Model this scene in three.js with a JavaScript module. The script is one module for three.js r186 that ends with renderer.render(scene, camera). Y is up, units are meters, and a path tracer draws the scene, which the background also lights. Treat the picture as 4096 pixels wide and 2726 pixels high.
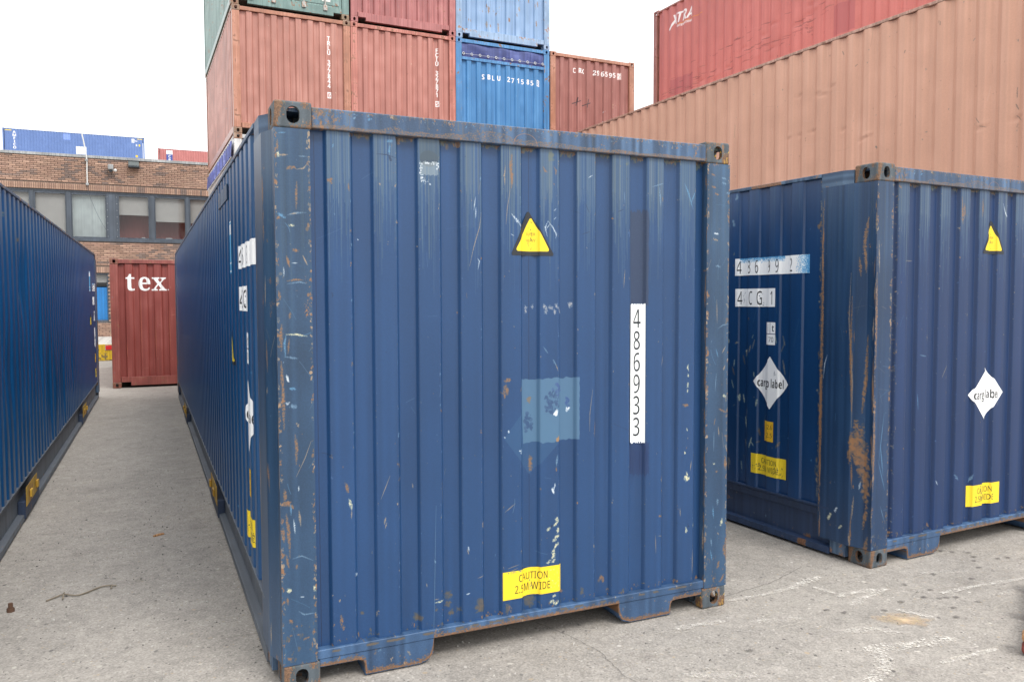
import * as THREE from 'three';
import { mergeGeometries } from 'three/addons/utils/BufferGeometryUtils.js';
import { RoundedBoxGeometry } from 'three/addons/geometries/RoundedBoxGeometry.js';
import { Brush, Evaluator, SUBTRACTION } from 'three-bvh-csg';

// ---------------------------------------------------------------- camera, sky, sun, exposure
const scene = new THREE.Scene();
const camera = new THREE.PerspectiveCamera(46.03, 4096 / 2726, 0.1, 600);
camera.position.set(-0.5124, 1.731, 3.5687);
camera.rotation.set(-0.0506, -0.4274, -0.0032, 'YXZ');
const renderer = new THREE.WebGLRenderer({ antialias: true });
renderer.toneMapping = THREE.LinearToneMapping;
renderer.toneMappingExposure = 1.6;
renderer.shadowMap.enabled = true;
const SUN = new THREE.Vector3(0.2, 0.74, 0.58).normalize();
{ // thin bright overcast: white all round, brighter overhead and, very broadly, round the veiled sun
  const w = 256, h = 128, d = new Float32Array(w * h * 4), v = new THREE.Vector3();
  for (let j = 0; j < h; j++) for (let i = 0; i < w; i++) {
    const up = ((j + 0.5) / h - 0.5) * Math.PI, az = ((i + 0.5) / w - 0.5) * 2 * Math.PI;
    v.set(Math.cos(az) * Math.cos(up), Math.sin(up), Math.sin(az) * Math.cos(up));
    const L = 0.86 + 0.34 * Math.max(0, v.y) + 0.45 * Math.max(0, v.dot(SUN)) ** 3, o = (j * w + i) * 4;
    d[o] = L * 0.985; d[o + 1] = L; d[o + 2] = L * 1.02; d[o + 3] = 1;
  }
  const t = new THREE.DataTexture(d, w, h, THREE.RGBAFormat, THREE.FloatType);
  t.mapping = THREE.EquirectangularReflectionMapping; t.magFilter = THREE.LinearFilter; t.needsUpdate = true;
  scene.background = t; scene.environment = t;
}
const sun = new THREE.DirectionalLight(new THREE.Color(1, 0.975, 0.94), 1.2);
sun.name = 'sun'; sun.position.copy(SUN).multiplyScalar(60); sun.castShadow = true; sun.shadow.radius = 34;
sun.shadow.mapSize.set(2048, 2048);
Object.assign(sun.shadow.camera, { left: -40, right: 40, top: 40, bottom: -40, near: 1, far: 200 });
scene.add(sun, sun.target);

// ---------------------------------------------------------------- helpers
let seedState = 7;
const seed = (s) => { seedState = s | 0; };
const rnd = () => { seedState = (seedState + 0x6d2b79f5) | 0; let t = Math.imul(seedState ^ (seedState >>> 15), 1 | seedState); t = (t + Math.imul(t ^ (t >>> 7), 61 | t)) ^ t; return ((t ^ (t >>> 14)) >>> 0) / 4294967296; };
const rr = (a, b) => a + (b - a) * rnd();
const pick = (a) => a[Math.floor(rnd() * a.length)];
const hash = (x, y, s) => { let h = Math.imul(x, 374761393) + Math.imul(y, 668265263) + Math.imul(s, 974711); h = Math.imul(h ^ (h >>> 13), 1274126177); return ((h ^ (h >>> 16)) >>> 0) / 4294967296; };
const md = (a, n) => ((a % n) + n) % n;
function vn(x, y, s, px = 4096, py = 4096) {
  const ix = Math.floor(x), iy = Math.floor(y); let fx = x - ix, fy = y - iy; fx = fx * fx * (3 - 2 * fx); fy = fy * fy * (3 - 2 * fy);
  const x0 = md(ix, px), x1 = md(ix + 1, px), y0 = md(iy, py), y1 = md(iy + 1, py);
  const a = hash(x0, y0, s), b = hash(x1, y0, s), c = hash(x0, y1, s), d = hash(x1, y1, s);
  return a + (b - a) * fx + (c - a + (a - b - c + d) * fx) * fy;
}
const clamp = (x, a = 0, b = 1) => Math.min(b, Math.max(a, x));
const sstep = (a, b, x) => { const t = clamp((x - a) / (b - a)); return t * t * (3 - 2 * t); };
const used = {};
const numbered = (n) => { used[n] = (used[n] ?? -1) + 1; return used[n] ? n + '_' + String(used[n]).padStart(3, '0') : n; };
function thing(name, label, category, [x, y, z] = [0, 0, 0], turn = 0, group) {
  const o = new THREE.Group(); o.name = numbered(name); o.position.set(x, y, z); o.rotation.y = turn;
  o.userData = { label, category }; if (group) o.userData.group = group;
  scene.add(o); return o;
}
function part(name, geo, mat, parent, label) {
  const m = new THREE.Mesh(geo, mat); m.name = name; m.castShadow = m.receiveShadow = true;
  if (label) m.userData.label = label;
  parent.add(m); return m;
}
function single(name, geo, mat, label, category, group, kind) {
  const m = new THREE.Mesh(geo, mat); m.name = numbered(name); m.castShadow = m.receiveShadow = true;
  m.userData = kind ? { kind } : {};
  if (label) m.userData.label = label; if (category) m.userData.category = category; if (group) m.userData.group = group;
  scene.add(m); return m;
}
const canvas = (w, h) => { const c = document.createElement('canvas'); c.width = w; c.height = h; return c; };
function tex(c, tile, srgb = true) {
  const t = new THREE.CanvasTexture(c); if (srgb) t.colorSpace = THREE.SRGBColorSpace;
  if (tile) t.wrapS = t.wrapT = THREE.RepeatWrapping; t.anisotropy = 8; return t;
}
const S = (o) => new THREE.MeshStandardMaterial(o);
// uv in metres / tile, taken from the side a face looks to
function boxUV(g, tile = 1, ou = 0, ov = 0) {
  if (g.index) g = g.toNonIndexed();
  const p = g.attributes.position, n = g.attributes.normal, uv = new Float32Array(p.count * 2);
  for (let i = 0; i < p.count; i += 3) {
    let nx = 0, ny = 0, nz = 0; for (let k = 0; k < 3; k++) { nx += Math.abs(n.getX(i + k)); ny += Math.abs(n.getY(i + k)); nz += Math.abs(n.getZ(i + k)); }
    for (let k = 0; k < 3; k++) {
      const x = p.getX(i + k), y = p.getY(i + k), z = p.getZ(i + k);
      const [u, v] = ny > nx && ny > nz ? [x, z] : nx > nz ? [z, y] : [x, y];
      uv[(i + k) * 2] = u / tile + ou; uv[(i + k) * 2 + 1] = v / tile + ov;
    }
  }
  g.setAttribute('uv', new THREE.BufferAttribute(uv, 2)); return g;
}
const at = (g, x, y, z) => g.translate(x, y, z);
// box from corner to corner, small bevel
function bx(x0, x1, y0, y1, z0, z1, r = 0.004, tile = 1.5) {
  const w = x1 - x0, h = y1 - y0, d = z1 - z0, g = r ? new RoundedBoxGeometry(w, h, d, 1, Math.min(r, w / 3, h / 3, d / 3)) : new THREE.BoxGeometry(w, h, d);
  return boxUV(at(g, (x0 + x1) / 2, (y0 + y1) / 2, (z0 + z1) / 2), tile, rnd(), rnd());
}
function bars(list) { return mergeGeometries(list.map((g) => g.index ? g.toNonIndexed() : g)); }
function extrude(pts, depth, bevel = 0.004, tile = 1.5) {
  const s = new THREE.Shape(pts.map(([x, y]) => new THREE.Vector2(x, y)));
  return boxUV(new THREE.ExtrudeGeometry(s, { depth, bevelEnabled: bevel > 0, bevelSize: bevel, bevelThickness: bevel, bevelSegments: 1, curveSegments: 6 }), tile, rnd(), rnd());
}

// ---------------------------------------------------------------- painted steel
const INK = { rust: [136, 100, 74], tan: [158, 134, 110], cream: [206, 200, 164], white: [196, 204, 210], pale: [104, 132, 156], cyan: [86, 132, 166], brown: [92, 84, 76], dark: [30, 44, 70], dirt: [96, 104, 98], flake: [150, 150, 156], yellow: [214, 170, 60], blk: [40, 36, 36], bare: [150, 110, 78] };
const ink = (k, a = 1) => { const c = Array.isArray(k) ? k : INK[k]; return `rgba(${c[0]},${c[1]},${c[2]},${a})`; };
// per-pixel paint film: mottling, rain streaks, grain, chalk patches, rust where the film has failed
function steel(w, h, wm, hm, o) {
  const c = canvas(w, h), x = c.getContext('2d'), im = x.createImageData(w, h), d = im.data, s = o.seed ?? 1;
  const { base, mott = 0.07, streak = 0.06, grain = 0.05, chalk = 0, chalkC = [150, 160, 168], rust = 0, rustC = [134, 92, 64], tile = false } = o;
  const P = (f, m) => tile ? Math.max(1, Math.round(f * m)) : 100000;
  const f1x = P(1.7, wm), f1y = P(1.3, hm), f2x = P(7, wm), f2y = P(5, hm), fsx = P(46, wm), fsy = P(0.8, hm), fgx = P(260, wm), fgy = P(260, hm), frx = P(24, wm), fry = P(20, hm);
  const q = (px, py, fx, fy, F, G, sd) => tile ? vn(px / w * fx, py / h * fy, sd, fx, fy) : vn(px / w * wm * F, py / h * hm * G, sd);
  for (let j = 0; j < h; j++) for (let i = 0; i < w; i++) {
    const a = q(i, j, f1x, f1y, 1.7, 1.3, s), b = q(i, j, f2x, f2y, 7, 5, s + 1), st = q(i, j, fsx, fsy, 46, 0.8, s + 2), g = q(i, j, fgx, fgy, 260, 260, s + 3), e = q(i, j, frx, fry, 24, 20, s + 4);
    const k = 1 + mott * (a + b - 1) + streak * (st - 0.5) * 2 * (0.4 + a) + grain * (g - 0.5) * 2;
    let R = base[0] * k, G = base[1] * k, B = base[2] * k;
    if (chalk) { const m = chalk * sstep(0.5, 0.95, 0.45 * st + 0.35 * b + 0.3 * a); R += (chalkC[0] - R) * m; G += (chalkC[1] - G) * m; B += (chalkC[2] - B) * m; }
    if (rust) { const m = sstep(1 - rust, 1 - rust + 0.07, 0.5 * b + 0.4 * e + 0.16 * g) * 0.9; if (m) { const t = 0.75 + 0.5 * g; R += (rustC[0] * t - R) * m; G += (rustC[1] * t - G) * m; B += (rustC[2] * t - B) * m; } }
    const o4 = (j * w + i) * 4; d[o4] = R; d[o4 + 1] = G; d[o4 + 2] = B; d[o4 + 3] = 255;
  }
  x.putImageData(im, 0, 0);
  return { c, x, w, h, wm, hm, X: (m) => m / wm * w, Y: (m) => h - m / hm * h, k: w / wm };
}
// one ragged dab or scratch of bare metal, primer or transferred paint
function dab(T, ctx, col, mm, pts) {
  const x = T.x, wpx = Math.max(1, mm / 1000 * T.k), n = Math.max(3, Math.ceil(wpx * 2.2));
  const P = []; for (let i = 0; i < pts.length; i += 2) P.push([T.X(pts[i] - ctx.x), T.Y(pts[i + 1] - ctx.y)]);
  for (let s = 0; s < P.length - 1; s++) {
    const [ax, ay] = P[s], [b, c] = P[s + 1], L = Math.hypot(b - ax, c - ay), m = Math.max(2, Math.ceil(L / Math.max(1, wpx * 0.35)));
    for (let i = 0; i <= m; i++) for (let r = 0; r < Math.min(n, 5); r++) {
      const t = i / m, tp = P.length > 2 || L > wpx * 3 ? 0.35 + 0.65 * Math.sin(Math.PI * clamp((s + t) / (P.length - 1), 0.06, 0.94)) : 1;
      x.fillStyle = ink(col, rr(0.15, 0.6)); x.beginPath();
      x.ellipse(ax + (b - ax) * t + rr(-0.5, 0.5) * wpx * tp, ay + (c - ay) * t + rr(-0.5, 0.5) * wpx * tp, Math.max(0.5, wpx * tp * rr(0.1, 0.34)), Math.max(0.5, wpx * tp * rr(0.12, 0.5)), rr(0, 3), 0, 7); x.fill();
    }
  }
}
function chips(T, n, cols, smin, smax, area) {
  const [x0, x1, y0, y1] = area ?? [0, T.wm, 0, T.hm];
  for (let i = 0; i < n; i++) {
    const c = pick(cols), u = rr(x0, x1), v = rr(y0, y1), r = rr(smin, smax) * (rnd() < 0.12 ? 2.2 : 1);
    T.x.fillStyle = ink(c, rr(0.35, 0.85));
    for (let k = 0; k < 4; k++) { T.x.beginPath(); T.x.ellipse(T.X(u + rr(-1, 1) * r), T.Y(v + rr(-1.6, 1.6) * r), Math.max(0.5, r * rr(0.2, 0.7) * T.k), Math.max(0.5, r * rr(0.3, 1.2) * T.k), rr(-0.4, 0.4), 0, 7); T.x.fill(); }
  }
}
function scratches(T, n, cols, len, area, slope = 0.6) {
  const [x0, x1, y0, y1] = area ?? [0, T.wm, 0, T.hm];
  for (let i = 0; i < n; i++) {
    const u = rr(x0, x1), v = rr(y0, y1), l = len * rr(0.3, 1), a = rr(-slope, slope) + (rnd() < 0.6 ? Math.PI / 2 : 0);
    T.x.strokeStyle = ink(pick(cols), rr(0.15, 0.6)); T.x.lineWidth = Math.max(0.6, rr(0.0008, 0.003) * T.k);
    T.x.beginPath(); T.x.moveTo(T.X(u), T.Y(v)); T.x.quadraticCurveTo(T.X(u + Math.cos(a) * l * 0.5 + rr(-0.01, 0.01)), T.Y(v + Math.sin(a) * l * 0.5), T.X(u + Math.cos(a) * l), T.Y(v + Math.sin(a) * l)); T.x.stroke();
  }
}
// rain-washed chalk on the proud ribs, made of single runs of different length
function runs(T, x0, x1, yTop, len, n, cols, alpha = 0.16) {
  for (let i = 0; i < n; i++) {
    const u = rr(x0, x1), l = len * (0.25 + 0.75 * rnd() * rnd()), w = rr(0.0015, 0.007);
    T.x.fillStyle = ink(pick(cols), alpha * rr(0.3, 1)); T.x.fillRect(T.X(u), T.Y(yTop), Math.max(1, w * T.k), l * T.h / T.hm);
  }
}
function lettering(T, text, u, v, hgt, { squeeze = 1, col = [236, 236, 234], font = 'bold', fam = 'sans-serif', gap, align = 'center', wear = 0 } = {}) {
  const x = T.x, px = hgt / T.hm * T.h; x.save(); x.translate(T.X(u), T.Y(v)); x.scale(squeeze * T.k / (T.h / T.hm), 1);
  x.font = `${font} ${px * 1.38}px ${fam}`; x.textAlign = align; x.textBaseline = 'alphabetic'; x.fillStyle = ink(col, 1);
  x.fillText(text, 0, 0); x.restore();
}
const PANEL_MARKS=[["rust",12,0.288,0.909,0.299,0.884,0.303,0.862],["cream",12,0.305,0.832,0.312,0.807,0.317,0.781],["tan",5,0.317,0.781,0.315,0.74],["tan",3,0.498,0.92,0.477,0.869,0.454,0.816],["tan",5,0.55,0.905,0.546,0.893],["tan",5,0.613,0.868,0.615,0.846],["tan",3,0.762,0.866,0.759,0.758],["tan",8,0.475,0.727,0.469,0.697],["tan",5,0.481,0.705,0.472,0.675],["cream",7,0.713,0.286,0.763,0.29],["tan",4,0.71,0.301,0.733,0.302],["brown",30,0.79,0.304,0.792,0.302],["brown",24,0.786,0.263,0.788,0.26],["brown",22,0.8,0.222,0.802,0.219],["brown",46,0.941,0.234,0.943,0.232],["brown",30,0.627,0.223,0.629,0.221],["brown",18,0.84,0.228,0.842,0.226],["brown",14,0.364,0.286,0.366,0.284],["brown",10,0.719,0.251,0.721,0.249],["rust",12,0.261,0.301,0.264,0.278,0.262,0.247],["rust",10,0.274,0.248,0.272,0.236],["rust",6,0.346,0.199,0.348,0.174],["tan",4,0.433,0.292,0.43,0.262],["tan",6,0.257,0.376,0.257,0.366],["tan",4,0.934,0.372,0.973,0.383],["white",6,0.885,0.537,0.889,0.514],["tan",5,0.88,0.525,0.887,0.498],["tan",9,0.965,0.652,0.966,0.615],["white",6,0.874,0.301,0.892,0.304],["white",10,0.336,0.481,0.34,0.471],["tan",5,0.671,0.387,0.673,0.368],["pale",2,0.722,0.756,0.717,0.585,0.711,0.33,0.705,0.144],["cream",11,1.376,0.618,1.364,0.61],["cream",11,1.381,0.607,1.369,0.599],["cream",11,1.368,0.591,1.356,0.583],["cream",11,1.383,0.566,1.371,0.558],["cream",11,1.386,0.555,1.374,0.547],["cream",11,1.33,0.572,1.318,0.564],["cream",11,1.374,0.529,1.361,0.521],["cream",11,1.386,0.53,1.374,0.522],["cream",11,1.364,0.513,1.352,0.505],["cream",11,1.38,0.488,1.367,0.48],["cream",11,1.368,0.475,1.356,0.467],["cream",11,1.357,0.456,1.345,0.448],["cream",11,1.359,0.439,1.347,0.431],["cream",11,1.357,0.426,1.345,0.418],["cream",11,1.359,0.405,1.347,0.397],["cream",11,1.33,0.402,1.318,0.394],["cream",11,1.36,0.223,1.348,0.215],["cream",11,1.349,0.197,1.337,0.19],["cream",11,1.364,0.184,1.352,0.177],["cream",11,1.376,0.183,1.363,0.175],["cream",20,2.172,0.75,2.19,0.743],["cream",9,2.23,0.501,2.227,0.468],["cream",14,2.181,0.466,2.178,0.452],["white",7,1.362,0.794,1.351,0.768,1.355,0.747],["white",5,1.343,0.776,1.351,0.748],["rust",10,1.997,0.559,2.011,0.557],["tan",4,1.975,0.455,1.979,0.356],["tan",4,1.992,0.449,2.017,0.446],["rust",26,1.644,0.257,1.649,0.254],["brown",44,1.223,0.219,1.225,0.202],["rust",14,1.408,0.229,1.41,0.225],["tan",4,1.081,0.683,1.137,0.72],["tan",5,2.136,0.586,2.139,0.541],["tan",6,2.223,0.346,2.222,0.212],["tan",3,1.096,0.396,1.158,0.409],["tan",3,1.103,0.378,1.15,0.392],["brown",16,1.517,0.224,1.519,0.21],["brown",14,1.092,0.21,1.092,0.176],["rust",16,0.235,2.27,0.241,2.263],["rust",8,0.242,2.256,0.245,2.251],["cyan",9,0.504,2.456,0.524,2.457],["cyan",8,0.515,2.439,0.51,2.417,0.512,2.395],["cyan",5,0.258,2.424,0.252,2.408],["dark",9,0.511,2.382,0.519,2.37],["white",4,0.933,2.225,0.924,2.162],["white",5,0.935,2.176,0.933,2.125],["tan",4,0.963,2.152,0.952,2.08,0.923,1.988,0.9,1.894],["dark",4,0.452,2.394,0.496,2.394,0.544,2.381],["white",4,0.942,1.932,0.951,1.92,0.944,1.88],["rust",6,0.321,2.255,0.323,2.223],["tan",6,0.464,2.263,0.467,2.255],["rust",6,0.329,2.048,0.33,2.043],["rust",6,0.329,1.903,0.33,1.898],["white",5,0.367,2.009,0.368,2.008],["rust",14,1.124,2.44,1.119,2.391,1.125,2.339,1.12,2.278],["rust",9,1.122,2.356,1.128,2.293],["tan",7,1.09,2.383,1.084,2.336,1.087,2.291],["tan",3,1.115,2.269,1.099,2.176,1.092,2.1],["rust",8,1.295,2.393,1.305,2.371,1.318,2.366],["rust",7,1.355,2.397,1.368,2.375,1.366,2.354],["rust",5,1.356,2.312,1.357,2.306],["dirt",30,1.338,2.445,1.341,2.442],["dirt",16,1.786,2.44,1.789,2.439],["white",10,1.124,2.151,1.153,2.12,1.174,2.095],["white",6,1.322,2.126,1.351,2.092,1.369,2.06,1.365,2.042],["white",6,1.321,2.123,1.306,2.093,1.318,2.049],["white",4,1.331,2.109,1.311,2.085],["white",4,1.368,2.188,1.355,2.178],["white",3,1.368,2.146,1.355,2.134],["white",4,1.578,2.367,1.553,2.353],["white",3,1.118,2.055,1.134,2.047],["pale",5,2.019,2.352,1.943,2.329],["pale",8,1.988,2.329,1.997,2.228],["rust",5,2.009,2.279,2.01,2.254],["cyan",8,2.151,2.357,2.175,2.313,2.207,2.225],["cyan",6,2.222,2.316,2.191,2.25],["rust",5,2.234,2.387,2.235,2.213],["tan",4,1.774,1.889,1.767,1.795],["pale",3,1.768,2.292,1.772,2.236],["dark",3,1.515,2.064,1.564,2.081],["dark",3,1.729,2.188,1.765,2.202],["flake",13,1.297,1.704,1.301,1.695],["flake",13,1.31,1.692,1.314,1.683],["flake",13,1.331,1.7,1.335,1.692],["flake",13,1.347,1.691,1.352,1.683],["flake",13,1.368,1.706,1.372,1.698],["flake",13,1.385,1.691,1.389,1.683],["flake",13,1.208,1.698,1.211,1.69],["flake",13,1.244,1.704,1.248,1.696],["flake",13,1.453,1.709,1.458,1.7],["flake",13,1.464,1.715,1.468,1.706],["flake",13,1.304,1.677,1.308,1.668],["flake",13,1.358,1.676,1.362,1.668],["flake",13,1.392,1.679,1.396,1.67],["flake",13,1.204,1.68,1.208,1.672],["rust",14,1.087,1.338,1.109,1.338],["rust",26,1.087,1.302,1.084,1.274],["rust",8,1.081,1.269,1.083,1.252],["tan",3,1.581,1.269,1.564,1.146,1.563,1.053],["rust",4,1.6,1.132,1.591,1.021],["pale",5,1.296,1.497,1.322,1.463],["pale",8,1.35,1.431,1.366,1.402],["tan",5,1.366,1.407,1.379,1.373],["rust",18,1.233,0.941,1.233,0.884],["pale",10,1.375,0.946,1.369,0.889],["rust",6,1.366,0.878,1.369,0.863],["white",10,1.343,0.774,1.353,0.753],["white",5,1.359,0.798,1.362,0.786],["rust",16,2.158,1.153,2.177,1.154],["cream",8,2.186,1.378,2.179,1.36,2.187,1.341],["cream",8,2.184,1.323,2.183,1.311],["cream",8,2.183,1.274,2.18,1.255],["cream",7,2.18,1.237,2.18,1.225],["cream",24,2.174,0.746,2.185,0.742],["cream",9,2.177,0.78,2.185,0.763],["cream",6,2.176,1.028,2.182,1.009],["cream",8,2.165,0.895,2.168,0.886],["tan",5,2.21,0.842,2.203,0.79],["tan",4,2.02,1.438,2.008,1.378],["white",9,1.102,1.084,1.103,1.082],["white",7,1.08,1.055,1.082,1.054],["white",9,1.163,0.981,1.165,0.98],["white",9,1.178,0.982,1.179,0.98],["white",6,1.171,0.97,1.172,0.969]];
const POST_MARKS=[["tan",8,0.016,2.355,0.056,2.359],["pale",5,0.102,2.356,0.135,2.357],["rust",12,0.053,2.304,0.086,2.306],["tan",6,0.093,2.299,0.121,2.305,0.139,2.325],["rust",9,0.092,2.247,0.089,2.19,0.088,2.128],["pale",8,0.052,2.102,0.087,2.112,0.128,2.115],["tan",5,0.062,2.106,0.093,2.112],["cyan",12,0.014,2.104,0.037,2.095],["rust",12,0.01,2.091,0.012,2.088],["cream",8,0.059,2.057,0.074,2.058],["rust",12,0.075,1.951,0.09,1.95],["rust",8,0.044,1.925,0.051,1.905,0.056,1.879],["tan",4,0.113,1.929,0.133,1.888],["white",4,0.066,1.895,0.089,1.896],["cyan",6,0.018,2.449,0.048,2.453],["rust",8,0.013,2.421,0.014,2.375],["cream",8,0.014,2.367,0.018,2.352],["rust",6,0.008,2.451,0.01,2.446],["rust",8,0.044,1.817,0.082,1.824,0.111,1.822],["pale",6,0.046,1.805,0.101,1.814,0.125,1.807],["rust",10,0.008,1.775,0.014,1.737],["rust",8,0.056,1.683,0.052,1.654],["rust",12,0.018,1.63,0.014,1.582,0.016,1.518],["cream",8,0.035,1.586,0.083,1.585,0.126,1.577],["cyan",8,0.035,1.581,0.029,1.547,0.031,1.489],["rust",7,0.049,1.566,0.043,1.503],["pale",8,0.031,1.489,0.084,1.48],["rust",10,0.014,1.47,0.015,1.358],["white",9,0.035,1.41,0.041,1.381],["rust",8,0.043,1.923,0.055,1.877],["tan",5,0.113,1.929,0.131,1.888],["white",5,0.031,1.877,0.031,1.838],["rust",12,0.02,1.408,0.019,1.296,0.021,1.173],["rust",12,0.067,1.147,0.074,1.09,0.07,1.016],["tan",3,0.136,1.113,0.109,1.041,0.069,0.96],["rust",22,0.002,0.847,0.029,0.844,0.056,0.824],["rust",14,0.019,0.908,0.021,0.857],["rust",12,0.023,0.8,0.032,0.73,0.036,0.604],["rust",12,0.008,0.739,0.012,0.676],["tan",8,0.078,0.81,0.085,0.741],["white",6,0.055,0.773,0.06,0.71],["cyan",7,0.043,0.843,0.044,0.791],["pale",5,0.047,0.597,0.086,0.606,0.136,0.579],["rust",10,0.022,0.617,0.03,0.559],["rust",8,0.066,0.565,0.065,0.554],["white",8,0.038,1.402,0.042,1.382],["cyan",10,0.051,1.348,0.07,1.35],["white",12,0.036,1.287,0.042,1.283],["pale",14,0.053,1.273,0.069,1.271],["white",5,0.079,0.919,0.078,0.896],["cream",16,0.03,0.46,0.033,0.458],["cream",9,0.141,0.461,0.141,0.443],["rust",10,0.022,0.426,0.024,0.396],["white",5,0.078,0.422,0.095,0.42],["pale",6,0.071,0.358,0.094,0.34,0.146,0.34],["rust",12,0.033,0.323,0.039,0.316],["rust",8,0.092,0.229,0.112,0.234],["rust",8,0.136,0.269,0.132,0.243],["rust",12,0.025,0.152,0.036,0.146],["rust",7,0.141,0.377,0.142,0.374],["rust",6,0.064,0.255,0.072,0.254],["rust",6,0.127,0.211,0.129,0.186]];
const RIGHT_POST_MARKS=[["pale",9,2.388,2.399,2.411,2.395],["pale",9,2.389,2.373,2.412,2.369],["rust",9,2.315,2.414,2.337,2.41],["rust",9,2.319,2.349,2.342,2.345],["pale",9,2.422,2.319,2.446,2.315],["rust",9,2.34,2.311,2.363,2.307],["rust",9,2.449,2.192,2.472,2.187],["white",9,2.339,2.096,2.362,2.091],["tan",9,2.335,2.063,2.358,2.058],["pale",9,2.353,1.918,2.376,1.913],["rust",9,2.453,1.893,2.476,1.888],["tan",4,2.358,1.73,2.362,1.602],["pale",5,2.369,1.572,2.402,1.59,2.449,1.597],["rust",10,2.46,1.623,2.46,1.494],["tan",6,2.422,1.472,2.399,1.435],["cyan",6,2.356,1.459,2.371,1.413],["pale",4,2.36,1.322,2.352,1.224],["tan",8,2.419,1.362,2.409,1.343],["cream",12,2.411,1.198,2.421,1.192],["rust",10,2.379,1.124,2.432,1.101],["rust",6,2.356,1.072,2.347,1.034],["rust",9,2.461,1.026,2.457,0.965],["tan",6,2.376,1.025,2.383,0.97],["tan",6,2.424,0.917,2.439,0.889],["rust",20,2.425,0.852,2.433,0.782],["pale",4,2.348,0.996,2.346,0.889],["cream",8,2.347,0.819,2.354,0.816],["rust",8,2.364,0.773,2.372,0.772],["cyan",9,2.345,0.577,2.35,0.509],["cream",14,2.41,0.502,2.399,0.462],["pale",10,2.377,0.611,2.375,0.589],["rust",20,2.44,0.385,2.427,0.319,2.439,0.272],["pale",8,2.333,0.399,2.339,0.353],["cyan",8,2.33,0.332,2.344,0.27],["rust",12,2.39,0.256,2.381,0.227],["rust",14,2.428,0.182,2.401,0.14],["tan",7,2.379,0.423,2.384,0.415]];

// ---------------------------------------------------------------- corrugated sheet
function ribs(from, to, { pitch, ridge, slope, depth, first, count }) {
  const p = [[from, -depth]]; let u = first ?? from + (pitch - ridge) / 2;
  const n = count ?? Math.floor((to - u - slope) / pitch + (ridge / pitch > 0.3 ? 0.5 : 0.6));
  for (let i = 0; i < n; i++, u += pitch) { if (u + ridge + slope > to) break; p.push([u - slope, -depth], [u, 0], [u + ridge, 0], [u + ridge + slope, -depth]); }
  p.push([to, -depth]); return rounded(p, Math.min(0.007, slope * 0.4));
}
function rounded(p, r) {
  const out = [p[0]];
  for (let i = 1; i < p.length - 1; i++) for (const q of [p[i - 1], p[i + 1]]) { const L = Math.hypot(q[0] - p[i][0], q[1] - p[i][1]), t = Math.min(0.45, r / L); out.push([p[i][0] + (q[0] - p[i][0]) * t, p[i][1] + (q[1] - p[i][1]) * t]); }
  out.push(p[p.length - 1]); return out;
}
function sheet(prof, v0, v1, rows = 1, dent) {
  const m = prof.length, pos = [], uv = [], idx = [], u0 = prof[0][0], len = prof[m - 1][0] - u0;
  for (let r = 0; r <= rows; r++) for (let i = 0; i < m; i++) {
    const v = v0 + (v1 - v0) * r / rows, [u, d] = prof[i];
    pos.push(u, v, d + (dent ? dent(u, v, d) : 0)); uv.push((u - u0) / len, r / rows);
  }
  for (let r = 0; r < rows; r++) for (let i = 0; i < m - 1; i++) { const a = r * m + i; idx.push(a, a + 1, a + m + 1, a, a + m + 1, a + m); }
  const g = new THREE.BufferGeometry();
  g.setAttribute('position', new THREE.Float32BufferAttribute(pos, 3)); g.setAttribute('uv', new THREE.Float32BufferAttribute(uv, 2)); g.setIndex(idx); g.computeVertexNormals(); return g;
}
const height = (prof, u) => { for (let i = 0; i < prof.length - 1; i++) if (u <= prof[i + 1][0]) { const t = (u - prof[i][0]) / (prof[i + 1][0] - prof[i][0]); return prof[i][1] + (prof[i + 1][1] - prof[i][1]) * t; } return 0; };
// a convex sticker pressed on the sheet: cut along the folds and laid 1.5 mm proud
function pressed(prof, poly, off = 0.0016) {
  const us = poly.map((p) => p[0]), vs = poly.map((p) => p[1]), U0 = Math.min(...us), U1 = Math.max(...us), V0 = Math.min(...vs), V1 = Math.max(...vs), pos = [], uv = [], nor = [];
  const cut = (pl, f) => { const o = []; pl.forEach((a, i) => { const b = pl[(i + 1) % pl.length], fa = f(a), fb = f(b); if (fa >= 0) o.push(a); if (fa * fb < 0) { const t = fa / (fa - fb); o.push([a[0] + (b[0] - a[0]) * t, a[1] + (b[1] - a[1]) * t]); } }); return o; };
  for (let i = 0; i < prof.length - 1; i++) {
    const [a, da] = prof[i], [b, db] = prof[i + 1]; if (b - a < 1e-6 || b < U0 || a > U1) continue;
    let pl = cut(poly, (p) => p[0] - a); if (pl.length > 2) pl = cut(pl, (p) => b - p[0]); if (pl.length < 3) continue;
    const L = Math.hypot(b - a, db - da), nx = -(db - da) / L, nz = (b - a) / L, P = pl.map(([u, v]) => [u, v, da + (db - da) * (u - a) / (b - a) + off, u, v]);
    for (let k = 1; k < P.length - 1; k++) for (const q of [P[0], P[k], P[k + 1]]) { pos.push(q[0], q[1], q[2]); nor.push(nx, 0, nz); uv.push((q[3] - U0) / (U1 - U0), (q[4] - V0) / (V1 - V0)); }
  }
  const g = new THREE.BufferGeometry();
  g.setAttribute('position', new THREE.Float32BufferAttribute(pos, 3)); g.setAttribute('normal', new THREE.Float32BufferAttribute(nor, 3)); g.setAttribute('uv', new THREE.Float32BufferAttribute(uv, 2)); return g;
}
const rect = (u0, u1, v0, v1) => [[u0, v0], [u1, v0], [u1, v1], [u0, v1]];

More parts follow.
